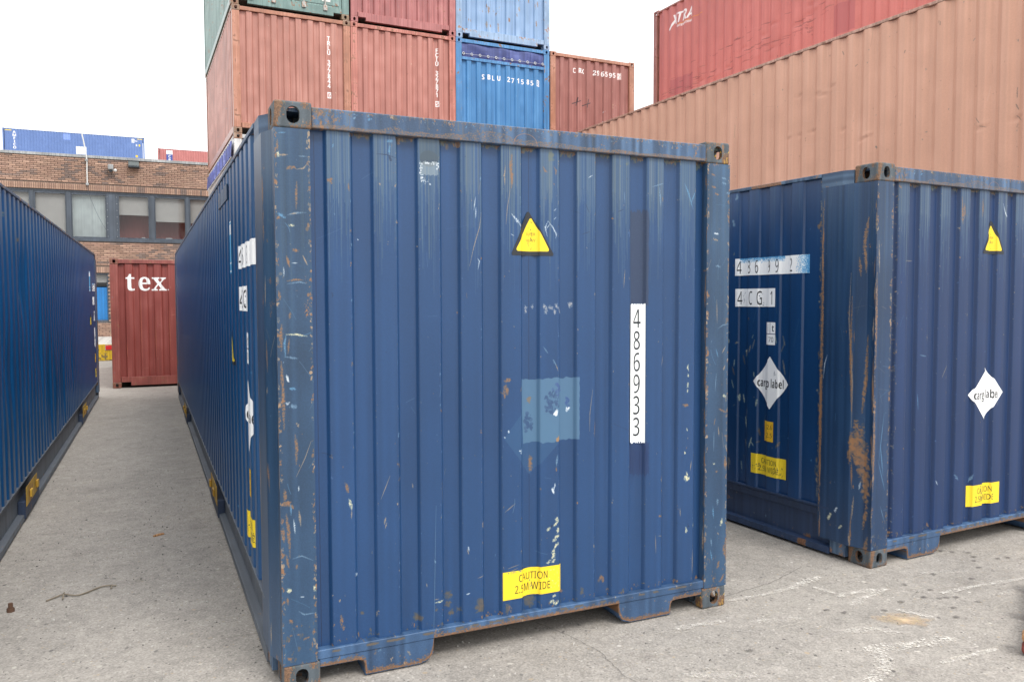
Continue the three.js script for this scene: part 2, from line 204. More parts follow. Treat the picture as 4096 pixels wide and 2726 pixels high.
// ---------------------------------------------------------------- corner casting with its real openings
const castingGeo = (() => {
  const ev = new Evaluator(); ev.useGroups = false; ev.attributes = ['position', 'normal'];
  const strip = (g) => { g.deleteAttribute('uv'); return g; };
  const B = (g) => { const b = new Brush(strip(g)); b.updateMatrixWorld(); return b; };
  const slot = (w, h, d, axis) => {
    const s = new THREE.Shape(), r = w / 2; s.absarc(0, h / 2 - r, r, 0, Math.PI); s.absarc(0, -h / 2 + r, r, Math.PI, 2 * Math.PI); s.closePath();
    const g = new THREE.ExtrudeGeometry(s, { depth: d, bevelEnabled: false, curveSegments: 6 }).translate(0, 0, -d / 2);
    if (axis === 'x') g.rotateY(Math.PI / 2); if (axis === 'y') { g.rotateX(Math.PI / 2); } return g;
  };
  let r = B(new RoundedBoxGeometry(0.162, 0.118, 0.178, 2, 0.012));
  for (const g of [new THREE.BoxGeometry(0.118, 0.082, 0.13), slot(0.056, 0.074, 0.4, 'z'), slot(0.056, 0.076, 0.4, 'x'), slot(0.06, 0.11, 0.3, 'y')]) r = ev.evaluate(r, B(g), SUBTRACTION);
  const base = boxUV(r.geometry, 0.3); return [[0, 0], [0.4, 0.3], [0.7, 0.6], [0.2, 0.8]].map(([a, b]) => { const g = base.clone(), u = g.attributes.uv; for (let i = 0; i < u.count; i++) u.setXY(i, u.getX(i) + a, u.getY(i) + b); return g; });
})();

// ---------------------------------------------------------------- one shipping container; origin at the lower left corner of its front end, x across, z towards the front
let castN = 0;
function sillUV(g, m, back) { if (m.sill && !back) { const p = g.attributes.position, uv = g.attributes.uv; for (let i = 0; i < p.count; i++) uv.setXY(i, p.getX(i) / 2.438, clamp((p.getY(i) + 0.004) / 0.17, 0.01, 0.99)); } return g; }
const STD_END = { pitch: 0.25, ridge: 0.108, slope: 0.02, depth: 0.042, first: 0.285, count: 8 };
const STD_SIDE = { pitch: 0.25, ridge: 0.078, slope: 0.06, depth: 0.036 };
const PW_END = { pitch: 0.2105, ridge: 0.106, slope: 0.012, depth: 0.025, first: 0.226, count: 10 };
const PW_SIDE = { pitch: 0.207, ridge: 0.1, slope: 0.012, depth: 0.019 };
const W = 2.438;
function container(o) {
  const { L = 12.192, H = 2.591, pw = false, m, rows = 1, dentL, low = false } = o, g = thing('shipping_container', o.label, 'container', o.pos, o.yaw, o.group);
  const f = m.frame, half = Math.PI / 2, pz = pw ? 0.4 : 0.17, v0 = pw ? 0.163 : 0.215, v1 = H - 0.108, s0 = pw ? 0.33 : 0.165;
  const endP = ribs(0.148, W - 0.148, o.endSpec ?? (pw ? PW_END : STD_END)), sideP = ribs(pz, L - pz, { ...(o.sideSpec ?? (pw ? PW_SIDE : STD_SIDE)), first: pz + 0.146 });
  const out = { g, endP, sideP, v0, v1, s0, L, H };
  const endTop = o.endTop ?? v1;
  if (o.front !== 'none') { out.front = part('end_panel', sheet(endP, v0, endTop, 1), m.front ?? m.end, g); out.front.position.set(0, 0, -0.02); }
  out.back = part('end_panel', sheet(endP, v0, v1, 1), m.end, g); out.back.rotation.y = Math.PI; out.back.position.set(W, 0, -L + 0.02);
  const off = pw ? 0.031 : -0.006;
  out.left = part('side_panel', sheet(sideP, s0, v1 + (pw ? 0.06 : 0.04), dentL ? rows : 1, dentL), m.left ?? m.side, g); out.left.rotation.y = -half; out.left.position.set(-off, 0, -L);
  out.right = part('side_panel', sheet(sideP, s0, v1 + (pw ? 0.06 : 0.04), o.dentR ? rows : 1, o.dentR), m.right ?? m.side, g); out.right.rotation.y = half; out.right.position.set(W + off, 0, 0);
  part('roof_panel', bx(0.03, W - 0.03, H - 0.04, H - 0.026, -L + 0.03, -0.03, 0), m.end, g);
  part('floor', bx(0.04, W - 0.04, 0.128, 0.155, -L + 0.09, -0.09, 0), m.under ?? f, g);
  if (low) { for (const x of [0, W - 0.15]) for (const z of [-0.12, -L]) part('corner_post', bx(x, x + 0.15, 0, H, z, z + 0.12, 0), f, g); part('base_frame', bars([bx(0.15, W - 0.15, 0.05, 0.22, -0.08, 0, 0), bx(0.15, W - 0.15, 0.05, 0.22, -L, -L + 0.08, 0), bx(0, 0.06, 0.03, 0.17, -L + 0.12, -0.12, 0), bx(W - 0.06, W, 0.03, 0.17, -L + 0.12, -0.12, 0)]), f, g); return out; }
  // castings
  for (const y of [0.059, H - 0.059]) for (const x of [0.081, W - 0.081]) for (const z of [-0.089, -L + 0.089]) { const c = part('corner_casting', castingGeo[(castN++ * 7) % 4], m.cast, g); c.position.set(x, y, z); }
  // posts
  const py0 = 0.118, py1 = H - 0.118;
  if (pw) {
    const foot = [[0.001, -0.003], [0.148, -0.003], [0.148, -0.07], [0.03, -0.1], [0.012, -0.4], [-0.0325, -0.4], [-0.0325, -0.15], [0.001, -0.06]];
    for (const sx of [1, -1]) for (const sz of [1, -1]) {
      const pts = foot.map(([x, z]) => [sx > 0 ? x : W - x, sz > 0 ? z : -L - z]); const sh = pts.map(([x, z]) => [x, -z]); if (sx * sz > 0) sh.reverse();
      const ge = new THREE.ExtrudeGeometry(new THREE.Shape(sh.map((p) => new THREE.Vector2(...p))), { depth: py1 - py0, bevelEnabled: true, bevelSize: 0.003, bevelThickness: 0.001, bevelSegments: 1 }); ge.rotateX(-half); ge.translate(0, py0, 0);
      const mat = sz > 0 ? (sx > 0 ? m.postL : m.postR) ?? f : f;
      // uv: u wraps round the post from its inner front edge, v is height
      const nn = ge.toNonIndexed ? (ge.index ? ge.toNonIndexed() : ge) : ge, p = nn.attributes.position, no = nn.attributes.normal, uv = new Float32Array(p.count * 2);
      for (let i = 0; i < p.count; i++) { const x = p.getX(i) - (sx > 0 ? 0 : W - 0.148), z = p.getZ(i); const faceEnd = Math.abs(no.getZ(i)) > Math.abs(no.getX(i)); uv[i * 2] = faceEnd ? x / 0.6 : (0.16 - (sz > 0 ? z : -L - z)) / 0.6; uv[i * 2 + 1] = (p.getY(i) - py0) / (py1 - py0); }
      nn.setAttribute('uv', new THREE.BufferAttribute(uv, 2)); part('corner_post', nn, mat, g);
    }
  } else for (const x of [0.002, W - 0.15]) for (const z of [-0.124, -L + 0.004]) part('corner_post', bx(x, x + 0.148, py0, py1, z, z + 0.12, 0.008), m.post ?? f, g);
  // end rails and sills
  for (const back of [0, 1]) {
    const zf = (z0, z1) => back ? [-L - z1, -L - z0] : [z0, z1];
    if (pw) {
      { const rg = bx(0.16, W - 0.16, H - 0.11, H - 0.019, ...zf(-0.085, -0.002), 0.006); if (m.topRail && !back) { const p = rg.attributes.position, uv = rg.attributes.uv; for (let i = 0; i < p.count; i++) uv.setXY(i, (p.getX(i) - 0.16) / 2.118, (p.getY(i) - (H - 0.11)) / 0.091); } part('top_end_rail', rg, back ? f : m.topRail ?? f, g); }
      const lip = 0.004;
      part('bottom_end_rail', sillUV(bx(0.146, W - 0.146, 0.12, 0.163, ...zf(-0.1, -lip), 0.005), m, back), !back && m.sill ? m.sill : f, g);
      for (const sx of [0, 1]) {
        const o1 = [[0.163, 0.086], [0.335, 0.086], [0.36, 0.08], [0.37, 0.06], [0.372, 0.01], [0.63, 0.01], [0.672, 0.022], [0.695, 0.05], [0.7, 0.118], [0.163, 0.118]].map(([x, y]) => [sx ? W - x : x, y]); if (sx) o1.reverse();
        const ge = extrude(o1, 0.3, 0.004); ge.translate(0, 0, back ? -L + 0.012 : -0.312); part('tunnel_plate', sillUV(ge, m, back), !back && m.sill ? m.sill : f, g);
      }
    } else {
      part('top_end_rail', bx(0.16, W - 0.16, H - 0.1, H - 0.022, ...zf(-0.07, -0.003), 0.006), f, g);
      const o1 = [[0.163, 0.12], [0.34, 0.12], [0.34, 0.05], [W - 0.34, 0.05], [W - 0.34, 0.12], [W - 0.163, 0.12], [W - 0.163, 0.217], [0.163, 0.217]];
      const ge = extrude(o1, 0.07, 0.003); ge.translate(0, 0, back ? -L + 0.004 : -0.076); part('bottom_end_rail', ge, f, g);
    }
  }
  // side rails
  for (const sx of [1, -1]) {
    const X = (x) => sx > 0 ? x : W - x, span = (x0, x1) => [Math.min(X(x0), X(x1)), Math.max(X(x0), X(x1))];
    if (pw) {
      part('top_side_rail', bx(...span(-0.038, 0.02), H - 0.05, H - 0.024, -L + 0.41, -0.41, 0.005), f, g);
      // flare of the roof edge where the wide side meets the casting
      for (const z of [0, 1]) { const q = [[-0.0325, 0.41], [0.05, 0.41], [0.12, 0.181], [0.002, 0.181], [-0.0325, 0.24]].map(([x, d]) => [X(x), z ? L - d : d]); const ge = extrude((sx > 0) === (z === 0) ? q : q.slice().reverse(), H - 0.026 - py1, 0); ge.rotateX(-half); ge.translate(0, py1 + 0.001, 0); part('roof_corner_plate', ge, f, g); }
      const sec = [[-0.036, 0.332], [-0.036, 0.322], [-0.006, 0.3], [-0.004, 0.256], [0.016, 0.25], [0.016, 0.07], [-0.03, 0.064], [-0.03, 0.02], [0.06, 0.02], [0.06, 0.332]];
      const s2 = sec.map(([x, y]) => [X(x), y]); if (sx > 0) s2.reverse(); const ge = extrude(s2, L - 0.62, 0); ge.translate(0, 0, -L + 0.31); part('bottom_side_rail', ge, m.rail ?? f, g);
      for (const z of [-0.24, -L + 0.24]) part('rail_end_plate', bx(...span(-0.024, 0.05), 0.03, 0.33, z - 0.066, z + 0.06, 0.004), f, g);
      // yellow lifting pads for grapple arms
      for (const c of [-3.45, -L + 3.45]) {
        const pad = part('lifting_pad', bx(...span(-0.04, 0.015), 0.03, 0.17, c - 0.4, c + 0.4, 0.006), m.dark, g);
        part('pad_face', bx(...span(-0.044, -0.0403), 0.12, 0.27, c - 0.25, c + 0.36, 0.002), m.yellow, pad);
        for (const t of [-0.25, 0.2]) part('pad_stop', bx(...span(-0.062, -0.0443), 0.16, 0.22, c + t * 0.8 - 0.04, c + t * 0.8 + 0.04, 0.006), m.yellow, pad);
      }
    } else {
      part('top_side_rail', bx(...span(0.002, 0.06), H - 0.066, H - 0.028, -L + 0.178, -0.178, 0.006), m.topSide ?? f, g);
      part('bottom_side_rail', bx(...span(0.002, 0.05), 0.03, 0.17, -L + 0.178, -0.178, 0.006), m.rail ?? f, g);
    }
  }
  return out;
}
// matching sticker as a sub-part of the panel it sits on
function film(prof) { // a stiff vinyl film rounds off the folds it is pressed over
  if (prof.film) return prof.film; const out = [], a = prof[0][0], b = prof[prof.length - 1][0], hs = [];
  for (let u = a; u <= b; u += 0.006) hs.push(height(prof, u));
  hs.forEach((h, i) => { let s = 0, n = 0; for (let k = -5; k <= 5; k++) { s += hs[Math.min(hs.length - 1, Math.max(0, i + k))]; n++; } out.push([a + i * 0.006, Math.max(h, s / n, hs[Math.max(0, i - 1)] * 0.5 + h * 0.5, hs[Math.min(hs.length - 1, i + 1)] * 0.5 + h * 0.5)]); });
  return prof.film = out;
}
function sticker(name, panel, prof, poly, mat, label) { return part(name, pressed(film(prof), poly), mat, panel, label); }

// ---------------------------------------------------------------- paints
const BLUE = [33, 66, 107], BLUEF = [54, 76, 102];
const M = {};
function tileMat(base, o = {}) {
  seed(o.seed ?? 3); const n = o.n ?? 512, tm = o.tm ?? 1.5, T = steel(n, n, tm, tm, { base, tile: true, mott: 0.12, streak: 0.1, ...o });
  if (o.chips) chips(T, o.chips, o.chipC ?? ['rust', 'rust', 'tan', 'pale'], 0.002, 0.007);
  if (o.scr) scratches(T, o.scr, o.chipC ?? ['tan', 'pale', 'rust'], 0.15);
  return S({ map: tex(T.c, true), roughness: o.rough ?? 0.5, metalness: o.metal ?? 0 });
}
M.blueFrame = tileMat(BLUEF, { n: 1024, seed: 11, rust: 0.34, chips: 160, scr: 50, chalk: 0.4, chalkC: [120, 138, 150], rough: 0.48 });
M.blueCast = tileMat([76, 84, 90], { n: 512, tm: 0.3, seed: 12, rust: 0.595, rustC: [112, 82, 60], chips: 60, chipC: ['rust', 'tan', 'yellow', 'dirt'], rough: 0.75 });
M.blueDark = tileMat([40, 54, 78], { n: 256, seed: 13, rust: 0.2, rough: 0.6 });
M.greyRail = tileMat([92, 98, 106], { n: 512, seed: 14, rust: 0.2, chips: 60, rough: 0.6 });
M.under = S({ color: new THREE.Color(0.14, 0.12, 0.1), roughness: 0.9 });
M.padYellow = tileMat([172, 136, 44], { n: 256, seed: 15, rust: 0.3, chips: 60, rough: 0.6 });
const postTex = (marks, x0, sd, dark) => {
  seed(sd); const T = steel(512, 2048, 0.6, 2.355, { base: dark ? [30, 56, 88] : [44, 70, 98], seed: sd, mott: 0.14, streak: 0.12, chalk: 0.12, chalkC: [92, 106, 112], rust: 0.14 });
  runs(T, 0, 0.6, 2.355, 1.6, 160, [[74, 90, 92], [80, 96, 104], [60, 80, 98], [90, 90, 76]], 0.12);
  chips(T, 70, ['rust', 'tan', 'pale', 'rust'], 0.001, 0.003); scratches(T, 36, ['pale', 'tan', 'cyan'], 0.12);
  for (const e of [0.004, 0.145]) chips(T, 120, ['rust', 'rust', 'tan'], 0.002, 0.006, [e - 0.004, e + 0.004, 0, 2.355]);
  for (const [e, n] of [[0.165, 30], [0.3, 10], [0.548, 30]]) for (let i = 0; i < n; i++) { const v = rr(0.05, 2.3), u = e + rr(-0.008, 0.008); dab(T, { x: 0, y: 0 }, pick(['rust', 'rust', 'tan']), rr(5, 12), [u, v, u + rr(-0.006, 0.006), v - rr(0.03, 0.16)]); }
  chips(T, 24, ['rust', 'brown'], 0.002, 0.005, [0, 0.15, 0, 0.2]);
  for (const [c, w, ...p] of marks) dab(T, { x: x0, y: 0.118 }, c, w, p);
  return S({ map: tex(T.c), roughness: 0.38 });
};
M.postL = postTex(POST_MARKS, 0, 21); M.postR = postTex(RIGHT_POST_MARKS, W - 0.148, 22);
{ // second container: its near post has large bare rust patches
  const RB = [['bare', 50, .27, .95, .28, .8, .26, .66], ['bare', 60, .24, .92, .25, .72, .23, .56], ['bare', 36, .3, .86, .31, .66], ['bare', 44, .2, .8, .21, .5, .2, .4], ['bare', 20, .21, 1.5, .22, 1.2, .24, 1], ['tan', 9, .32, 1.9, .33, 1.6, .3, 1.2, .3, .9], ['bare', 14, .31, 1.75, .315, 1.35, .3, 1.0], ['rust', 14, .01, 1.9, .012, 1.3], ['rust', 16, .01, 1.1, .008, .5], ['tan', 10, .02, 2.1, .03, 1.9], ['cyan', 8, .07, .8, .1, .6], ['cyan', 6, .05, .7, .12, .5], ['cyan', 5, .1, 1, .06, .7], ['pale', 5, .08, .4, .12, .3], ['bare', 22, .55, 2.34, .548, 1.6, .55, 1, .552, .3], ['rust', 18, .545, 1.2, .548, .5], ['rust', 18, .22, 2.25, .25, 2.05], ['bare', 16, .24, 2.12, .23, 1.9], ['rust', 14, .27, 2.0, .26, 1.88], ['white', 10, .24, .55, .25, .5], ['white', 14, .4, .35, .42, .32], ['cream', 16, .45, .3, .47, .26], ['cream', 12, .36, .24, .38, .22], ['bare', 26, .2, .4, .22, .25], ['tan', 9, .28, .45, .29, .3], ['bare', 22, .19, .2, .21, .08], ['white', 7, .5, 1.36, .52, 1.3, .53, 1.2]];
  M.postB = postTex(RB.map(([c, w, ...p]) => [c, w, ...p.map((v, i) => i % 2 ? v : v)]), 0, 23, true);
}
const PH = 2.483 - 0.163, PWm = W - 0.296;
function blueEnd(sd, full) {
  seed(sd); const n = full ? 2048 : 1024, T = steel(n, n, PWm, PH, { base: full ? BLUE : [17, 47, 88], seed: sd, mott: 0.05, streak: 0.05, grain: 0.03 });
  const rid = []; for (let i = 0; i < 10; i++) rid.push(0.226 - 0.148 + i * 0.2105);
  for (const r of rid) {
    runs(T, r - 0.004, r + 0.108, PH, 0.75, 110, [[116, 128, 134], [100, 116, 128], [122, 122, 108], [90, 108, 128]], 0.2);
    chips(T, 34, ['rust', 'tan', 'pale', [70, 98, 136]], 0.0012, 0.003, [r + 0.1, r + 0.108, 0, PH]); chips(T, 16, ['rust', 'tan', [70, 98, 136]], 0.001, 0.0025, [r - 0.002, r + 0.006, 0, PH]); chips(T, 10, ['dark', 'rust', 'tan'], 0.001, 0.003, [r - 0.006, r + 0.11, 0, PH]);
    chips(T, 30, ['brown', 'rust', 'dirt'], 0.003, 0.008, [r + 0.11, r + 0.205, PH - 0.012, PH]);
    chips(T, 12, ['brown', 'rust'], 0.002, 0.005, [r - 0.02, r + 0.205, 0, 0.03]);
  }
  scratches(T, 40, ['pale', 'dark', [70, 98, 136]], 0.12); scratches(T, 10, ['tan', 'rust'], 0.06); chips(T, 30, ['tan', 'pale', 'dark', 'rust'], 0.001, 0.003);
  // welded seams of the sheet
  for (const u of [1.226, 0.176]) { T.x.strokeStyle = ink([26, 38, 62], 0.8); T.x.lineWidth = 0.0028 * T.k; T.x.beginPath(); for (let v = 0; v <= PH; v += 0.02) T.x.lineTo(T.X(u - 0.148 + rr(-0.0007, 0.0007)), T.Y(v)); T.x.stroke(); }
  return T;
}
{
  const T = blueEnd(31, true), c = { x: 0.148, y: 0.163 }, U = (u) => T.X(u - c.x), V = (v) => T.Y(v - c.y), x = T.x;
  // dark overpainted strip above and below the number
  const patch = (u0, u1, v0, v1, col, a, rag) => { x.fillStyle = ink(col, a); x.beginPath(); const P = []; for (let t = 0; t <= 1; t += 0.05) P.push([u0 + (u1 - u0) * t, v1 + rr(-rag, rag)]); for (let t = 0; t <= 1; t += 0.05) P.push([u1 + rr(-rag, rag) * 0.3, v1 + (v0 - v1) * t]); for (let t = 0; t <= 1; t += 0.05) P.push([u1 + (u0 - u1) * t, v0 + rr(-rag, rag)]); P.forEach(([a0, b0]) => x.lineTo(U(a0), V(b0))); x.closePath(); x.fill(); };
  patch(1.82, 1.922, 1.7, 2.2, [42, 58, 84], 0.92, 0.012); patch(1.82, 1.93, 0.79, 0.97, [28, 52, 92], 0.92, 0.012);
  for (let i = 0; i < 900; i++) { x.fillStyle = ink([56, 74, 102], rr(0.1, 0.5)); x.fillRect(U(rr(1.822, 1.92)), V(rr(1.71, 2.19)), rr(1, 7), rr(1, 2.5)); }
  for (let i = 0; i < 60; i++) { x.fillStyle = ink([20, 38, 74], rr(0.1, 0.4)); x.fillRect(U(rr(1.822, 1.925)), V(rr(0.85, 0.96)), rr(1, 3), rr(20, 120)); }
  // ghost of a diamond placard and a square of other blue rolled over another
  x.fillStyle = ink([46, 80, 118], 0.7); x.beginPath(); for (const [u, v] of [[1.078, 1.05], [1.23, 1.235], [1.42, 1.04], [1.226, 0.856]]) x.lineTo(U(u), V(v)); x.closePath(); x.fill();
  patch(1.177, 1.503, 1.015, 1.337, [76, 110, 138], 0.95, 0.006);
  const blot = (u, v, ru, rv, n, col) => { for (let i = 0; i < n; i++) { x.fillStyle = ink(col, rr(0.5, 0.95)); const a = rr(0, 6.28), q = Math.sqrt(rnd()); x.beginPath(); x.ellipse(U(u + Math.cos(a) * q * ru), V(v + Math.sin(a) * q * rv), rr(2, 9), rr(3, 12), rr(0, 3), 0, 7); x.fill(); } };
  blot(1.345, 1.215, 0.045, 0.06, 60, [50, 76, 112]); blot(1.375, 1.28, 0.03, 0.03, 16, [60, 84, 130]); blot(1.222, 1.115, 0.02, 0.055, 36, [48, 76, 112]); blot(1.445, 1.21, 0.014, 0.03, 12, [52, 78, 128]); blot(1.365, 1.16, 0.012, 0.01, 8, [214, 220, 226]); blot(1.447, 1.18, 0.008, 0.02, 5, [214, 220, 226]); blot(1.224, 1.23, 0.008, 0.012, 6, [112, 104, 96]); blot(1.378, 1.03, 0.01, 0.018, 8, [150, 118, 88]);
  // residue of a torn label high on the third rib
  x.fillStyle = ink([58, 70, 82], 0.8); x.beginPath(); x.ellipse(U(0.7), V(2.39), 0.045 * T.k, 0.035 * T.k, 0, 0, 7); x.fill(); patch(0.651, 0.752, 2.385, 2.48, [66, 82, 92], 0.6, 0.006);
  patch(0.655, 0.745, 2.315, 2.375, [150, 158, 160], 0.55, 0.006);
  for (let i = 0; i < 46; i++) { x.fillStyle = ink('white', rr(0.5, 1)); const e = rnd(); x.fillRect(U(e < 0.5 ? rr(0.652, 0.668) : e < 0.8 ? rr(0.66, 0.745) : rr(0.735, 0.748)), V(e < 0.5 ? rr(2.28, 2.37) : e < 0.8 ? rr(2.368, 2.378) : rr(2.34, 2.375)), rr(2, 9), rr(2, 8)); }
  for (let i = 0; i < 12; i++) { x.fillStyle = ink('white', rr(0.4, 0.9)); x.fillRect(U(rr(0.66, 0.705)), V(rr(2.27, 2.3)), rr(2, 8), rr(2, 7)); }
  for (const [k, w, ...p] of PANEL_MARKS) dab(T, c, k, w, p);
  M.endA = S({ map: tex(T.c), roughness: 0.36 });
}
{ const T = blueEnd(37, false), x = T.x, c = { x: 0.148, y: 0.163 };
  for (const [k, w, ...p] of [['rust', 16, .87, 2.42, .88, 2.3, .885, 2.24], ['rust', 14, .9, 2.38, .9, 2.28], ['rust', 12, 1.1, 2.42, 1.1, 2.3], ['cyan', 6, .45, 1.1, .46, 1], ['white', 8, .66, .5, .68, .47], ['pale', 14, .86, .52, .9, .48], ['pale', 10, 1.07, .5, 1.05, .44], ['tan', 5, .7, 1.2, .75, 1.28], ['pale', 6, .47, 1.36, .53, 1.35], ['rust', 8, .75, 1.1, .75, 1.09], ['tan', 5, .31, 1.98, .4, 1.98], ['white', 9, 1.33, 2.4, 1.36, 2.33, 1.39, 2.3]]) dab(T, c, k, w, p);
  chips(T, 160, ['rust', 'rust', 'tan'], 0.0015, 0.004, [0.03, 0.09, 0, PH]);
  M.endB = S({ map: tex(T.c), roughness: 0.42 }); }
{ // top rail: rust eating up from the lower lip, chips along the upper edge
  seed(61); const T = steel(2048, 128, 2.118, 0.091, { base: [58, 82, 112], seed: 61, mott: 0.2, streak: 0.25, grain: 0.06, chalk: 0.3, chalkC: [112, 128, 138] });
  for (let i = 0; i < 5200; i++) { const u = rr(0, 2.118), lim = 0.012 + 0.045 * sstep(0.3, 0.42, u) * (1 - sstep(1.1, 1.35, u)) * vn(u * 9, 0, 71) + 0.012 * vn(u * 14, 3, 72), v = rnd() * lim; T.x.fillStyle = ink(pick([[112, 92, 78], [124, 96, 78], [98, 88, 80], [136, 100, 76]]), rr(0.2, 0.6)); T.x.beginPath(); T.x.ellipse(T.X(u), T.Y(v), rr(1, 5), rr(1, 4), 0, 0, 7); T.x.fill(); }
  chips(T, 260, ['rust', 'rust', 'brown'], 0.002, 0.006, [0, 2.118, 0.076, 0.091]); chips(T, 120, ['pale', 'tan', 'cyan'], 0.001, 0.004, [0, 2.118, 0.06, 0.091]); chips(T, 120, ['rust', 'brown'], 0.002, 0.006, [0, 0.12, 0, 0.091]); chips(T, 60, ['rust'], 0.002, 0.005);
  for (let i = 0; i < 40; i++) { const u = rr(0, 2.1); T.x.fillStyle = ink(pick([[120, 84, 60], [60, 70, 84], [110, 100, 84]]), rr(0.1, 0.35)); T.x.fillRect(T.X(u), T.Y(0.089), rr(2, 8), rr(20, 90)); }
  T.x.strokeStyle = ink([164, 112, 78], 0.7); T.x.lineWidth = 3; T.x.beginPath(); T.x.ellipse(T.X(1.03), T.Y(0.012), 60, 66, 0, Math.PI, 2 * Math.PI); T.x.stroke();
  M.topRail = S({ map: tex(T.c), roughness: 0.5 });
}
{ // sill and tunnel plates: bare rust along the lower edges
  seed(65); const T = steel(2048, 160, 2.438, 0.17, { base: [50, 76, 108], seed: 65, mott: 0.2, streak: 0.15, grain: 0.06, chalk: 0.15, chalkC: [100, 116, 128] });
  const line = [[0.16, 0.088], [0.34, 0.086], [0.368, 0.07], [0.374, 0.014], [0.63, 0.013], [0.68, 0.03], [0.7, 0.07], [0.705, 0.122], [1.0, 0.124], [1.4, 0.124], [1.733, 0.122], [1.738, 0.07], [1.76, 0.03], [1.81, 0.013], [2.062, 0.014], [2.07, 0.07], [2.1, 0.086], [2.28, 0.088]];
  for (let s = 0; s < line.length - 1; s++) { const [a, b] = line[s], [c, d] = line[s + 1], L = Math.hypot(c - a, d - b); for (let i = 0; i < L * 2600; i++) { const t = rnd(), q = rnd() * rnd() * (0.012 + 0.022 * vn((a + c) * 40 * t + s, 1, 73)); T.x.fillStyle = ink(pick([[126, 90, 64], [112, 84, 64], [140, 98, 66], [98, 78, 64]]), rr(0.3, 0.8)); T.x.beginPath(); T.x.ellipse(T.X(a + (c - a) * t), T.Y(b + (d - b) * t + 0.004 + q), rr(1, 5), rr(1, 3), 0, 0, 7); T.x.fill(); } }
  chips(T, 90, ['rust', 'rust', 'brown', 'tan'], 0.002, 0.006); chips(T, 60, ['pale', 'tan'], 0.001, 0.003); for (let i = 0; i < 26; i++) { const u = rr(0.2, 2.2); for (let k = 0; k < 12; k++) dab(T, { x: 0, y: 0 }, 'brown', rr(4, 9), [u + rr(-0.02, 0.02), 0.155, u + rr(-0.02, 0.02), 0.15]); }
  M.sill = S({ map: tex(T.c), roughness: 0.5 });
}
const SLen = 12.192 - 0.8, SH = 2.483 + 0.06 - 0.33;
function blueSide(sd, extra, base = [14, 69, 114]) {
  seed(sd); const T = steel(2048, 512, SLen, SH, { base, seed: sd, mott: 0.08, streak: 0.05, grain: 0.04 });
  for (let u = 0.146; u < SLen; u += 0.207) { runs(T, u, u + 0.1, SH, 0.55, 12, [[96, 116, 130], [84, 104, 122], [112, 110, 100]], 0.16); if (rnd() < 0.4) chips(T, 5, ['rust', 'tan', 'pale'], 0.004, 0.01, [u, u + 0.1, SH - 0.5, SH]); }
  chips(T, 130, ['tan', 'pale', 'rust', 'cyan'], 0.003, 0.008); scratches(T, 90, ['pale', 'cyan', 'tan'], 0.2); if (extra) extra(T);
  return S({ map: tex(T.c), roughness: 0.36 });
}
M.sideA = blueSide(41); M.sideC = blueSide(43);
M.sideB = blueSide(47, (T) => { for (let i = 0; i < 70; i++) dab(T, { x: 0, y: 0 }, pick(['rust', 'tan', 'cream']), rr(6, 16), [SLen - rr(0.3, 1.2), rr(0.1, 1.2), SLen - rr(0.3, 1.2), rr(0.1, 1.2)].map((v, i, a) => i === 2 ? a[0] + rr(-0.03, 0.03) : i === 3 ? a[1] + rr(-0.1, 0.1) : v)); chips(T, 200, ['rust', 'tan'], 0.004, 0.011, [SLen - 0.03, SLen, 0, SH]); }, [18, 57, 100]);

// ---------------------------------------------------------------- sticker faces
function face(w, h, draw, rough = 0.5) { const c = canvas(w, h), x = c.getContext('2d'); draw(x, w, h); return S({ map: tex(c), roughness: rough }); }
const fill = (x, w, h, col) => { x.fillStyle = ink(col); x.fillRect(0, 0, w, h); };
function txt(x, s, cx, cy, px, { sq = 0.75, col = [28, 28, 28], font = '', rot = 0, fam = 'sans-serif' } = {}) { x.save(); x.translate(cx, cy); x.rotate(rot); x.scale(sq, 1); x.font = `${font} ${px}px ${fam}`; x.textAlign = 'center'; x.textBaseline = 'middle'; x.fillStyle = ink(col); x.fillText(s, 0, 0); x.restore(); }
const YEL = [236, 206, 44], WHT = [243, 244, 244];
function wearDabs(x, n, x0, x1, y0, y1, col) { for (let i = 0; i < n; i++) { x.fillStyle = ink(col, rr(0.5, 1)); x.beginPath(); x.ellipse(rr(x0, x1), rr(y0, y1), rr(1, 5), rr(2, 9), rr(-0.5, 0.5), 0, 7); x.fill(); } }
seed(51);
M.tri = face(512, 512, (x, w, h) => {
  fill(x, w, h, [34, 38, 44]); x.fillStyle = ink(YEL); x.beginPath(); x.moveTo(256, 78); x.quadraticCurveTo(268, 78, 276, 100); x.lineTo(450, 426); x.quadraticCurveTo(462, 460, 430, 462); x.lineTo(82, 462); x.quadraticCurveTo(52, 458, 62, 426); x.lineTo(236, 100); x.quadraticCurveTo(244, 78, 256, 78); x.fill();
  txt(x, 'SUPER', 250, 262, 42, { sq: 0.9, col: [96, 74, 30] }); txt(x, 'HEAVY', 250, 336, 42, { sq: 0.9, col: [96, 74, 30] });
  wearDabs(x, 26, 252, 268, 90, 470, [60, 56, 44]); wearDabs(x, 14, 222, 232, 100, 470, [92, 84, 50]);
});
const caution = (a, b) => face(512, 256, (x, w, h) => { fill(x, w, h, YEL); txt(x, 'CAUTION', 262, 76, 92, { sq: 0.66 }); txt(x, '2.5M WIDE', 256, 176, 96, { sq: 0.66 }); a(x, w, h); });
M.cautA = caution((x) => { wearDabs(x, 12, 240, 262, 90, 230, [60, 84, 128]); wearDabs(x, 10, 178, 200, 30, 110, YEL); wearDabs(x, 24, 400, 500, 30, 210, [240, 232, 150]); wearDabs(x, 14, 40, 160, 4, 20, [70, 92, 130]); });
M.cautB = caution((x) => { wearDabs(x, 34, 20, 130, 120, 210, [40, 48, 70]); wearDabs(x, 34, 320, 460, 120, 240, [48, 54, 74]); });
